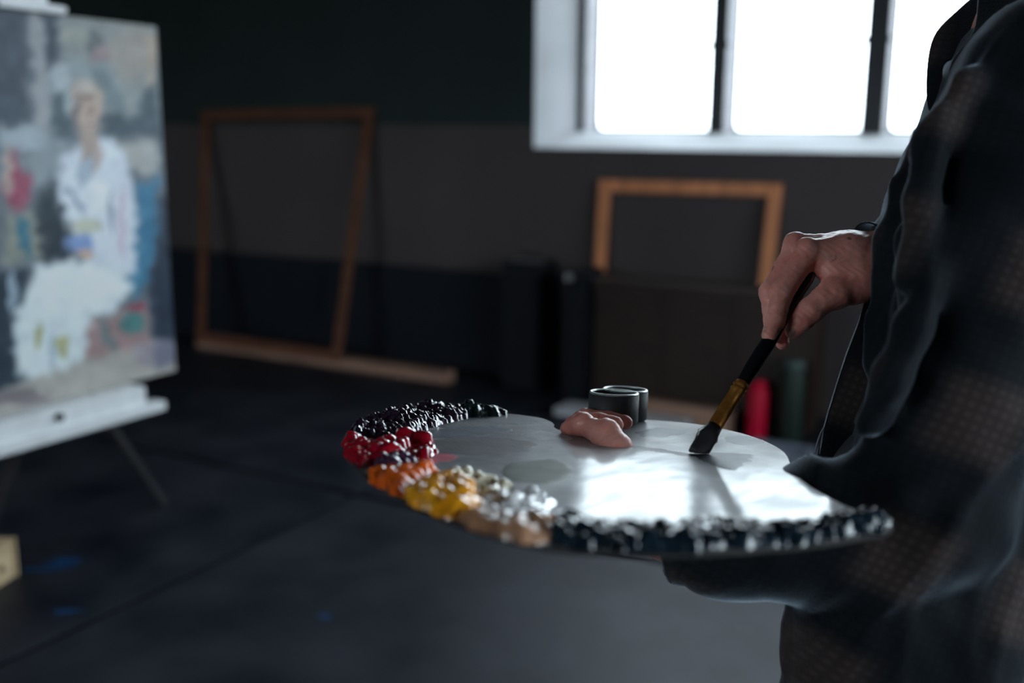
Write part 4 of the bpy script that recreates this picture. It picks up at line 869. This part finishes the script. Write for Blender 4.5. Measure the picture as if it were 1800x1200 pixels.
# rim light put in as pale tubes along its free edge, forked at tip
M_rimlight = mat('painted_rim_light', (.42, .46, .52), .8, .2)
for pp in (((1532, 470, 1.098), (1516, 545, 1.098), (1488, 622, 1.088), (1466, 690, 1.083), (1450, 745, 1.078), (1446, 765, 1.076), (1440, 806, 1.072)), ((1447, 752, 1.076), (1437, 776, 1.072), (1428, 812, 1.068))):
    tag(tube('rim_light_tube', catmull([P(*q) for q in pp], 6), .0008, M_rimlight, person, seg=8), 'pale tube painting rim light along front edge')
# hem placket at the bottom
for dx, dd_ in ((0, 0), (16, -.01)):
    rows = [[P(x+dx, y, d+dd_), P(x+dx+10, y, d+dd_-.004), P(x+dx+30, y+2, d+dd_+.004)] for x, y, d in ((1392, 985, 1.0), (1381, 1045, 1.0), (1378, 1095, 1.0), (1373, 1118 if dx == 0 else 1150, .998), (1383, 1140 if dx == 0 else 1200, .997))]
    sheet('placket', rows, M_plaid, person, .0016, 2, base)
    tag(tube('rim_light_tube', catmull([r_[0] for r_ in rows], 5), .0006, M_rimlight, person, seg=8), 'pale tube painting rim light along placket edge')  # pale tube colour stands for rim light on the placket edge
# collar
rows = [[P(1718, -18, 1.10), P(1760, -10, 1.08), P(1815, 0, 1.06)], [P(1680, 20, 1.085), P(1725, 40, 1.065), P(1775, 60, 1.04)], [P(1640, 52, 1.07), P(1680, 82, 1.05), P(1718, 104, 1.03)], [P(1630, 98, 1.06), P(1644, 106, 1.05), P(1656, 101, 1.045)], [P(1627, 150, 1.05), P(1641, 142, 1.045), P(1657, 138, 1.04)], [P(1629, 200, 1.045), P(1645, 206, 1.04), P(1664, 202, 1.035)]]
sheet('collar', rows, M_plaid, person, .003, 2, base)
rows = [[P(1725, -40, 1.06), P(1830, -40, 1.0), P(1900, -40, .99)], [P(1712, -4, 1.045), P(1810, -6, .98), P(1890, -6, .97)], [P(1716, 62, 1.02), P(1780, 44, .965), P(1860, 30, .955)], [P(1666, 100, 1.02), P(1730, 110, .96), P(1830, 90, .94)], [P(1665, 140, 1.015), P(1705, 160, .97), P(1780, 150, .95)], [P(1655, 205, 1.01), P(1690, 215, .97), P(1740, 210, .95)]]
sheet('collar', rows, M_plaid, person, .003, 2, base)
# right cuff
ax_ = P(1545, 450, 1.134)-P(1600, 462, 1.142); ax_ /= np.linalg.norm(ax_)
cc = P(1546, 455, 1.138); sdc = np.cross(ax_, up); sdc /= np.linalg.norm(sdc); upc = np.cross(sdc, ax_)
ring_rows = []
for s_, rr in ((-.03, .037), (0, .038), (.012, .0375)):
    ring_rows.append([cc+ax_*(s_+.016*math.sin(a))+(sdc*math.cos(a)+upc*math.sin(a))*rr*(1+.04*math.sin(3*a)) for a in np.linspace(0, 2*PI, 25)])
sheet('cuff', ring_rows, M_plaid, person, .003, 1, base)
# left cuff
cc = P(1200, 940, .982); sdc = np.cross(cn, ub); sdc /= np.linalg.norm(sdc); upc = np.cross(sdc, cn)
sheet('cuff', [[cc+cn*s_+(sdc*math.cos(a)+upc*math.sin(a))*rr*(1+.05*math.sin(3*a+1)) for a in np.linspace(0, 2*PI, 25)] for s_, rr in ((-.05, .046), (-.02, .0465), (.012, .0445))], M_plaid, person, .003, 1, base)
# trousers, shoes, hair
tr = SDF(np.minimum(pelvis, np.minimum(foot_l, foot_r))-.25, np.maximum(pelvis, np.maximum(foot_l, foot_r))+.25, .008)
for s_ in (-1, 1): tr.cone(pelvis+side_*s_*.05+ub*.06, pelvis+side_*s_*.06-ub*.03, .105, .112, .04)
for h_, k_, f_ in ((hip_l, knee_l, foot_l), (hip_r, knee_r, foot_r)): tr.chain([(h_, .108), (k_, .076), (f_+ub*.08, .066)], .03)
tr.clip(np.array([0, 0, .06]), -ub)
link('trousers', tr.mesh('trousers'), M_trous, person, True, origin=base)
for f_ in (foot_l, foot_r):
    f_ = np.array([f_[0], f_[1], 0]); s_ = SDF(f_-.25, f_+.32, .006); s_.chain([(f_+ub*.10, .052), (f_+ub*.05+face*.03, .05), (f_+face*.10+ub*.042, .045), (f_+face*.18+ub*.034, .034)], .02); s_.cone(f_-face*.03+ub*.035, f_+ub*.04, .04, .042, .02); s_.clip(np.array([0, 0, .002]), -ub)
    link('shoe', s_.mesh('shoe'), M_shoe, person, True, origin=base)
hr = SDF(headc-.2, headc+.2, .005); hr.ell(headc+ub*.042-face*.014, (.091, .091, .102), .02); hr.ell(headc-ub*.02-face*.045, (.068, .068, .09), .03); hr.clip(headc+face*.055, face*.9-ub*.42)
hr.disp(lambda x, y, z: .003*np.sin(x*160+4*np.sin(z*40))*np.cos(y*150))
link('hair', hr.mesh('hair'), M_hair, person, True, origin=base)
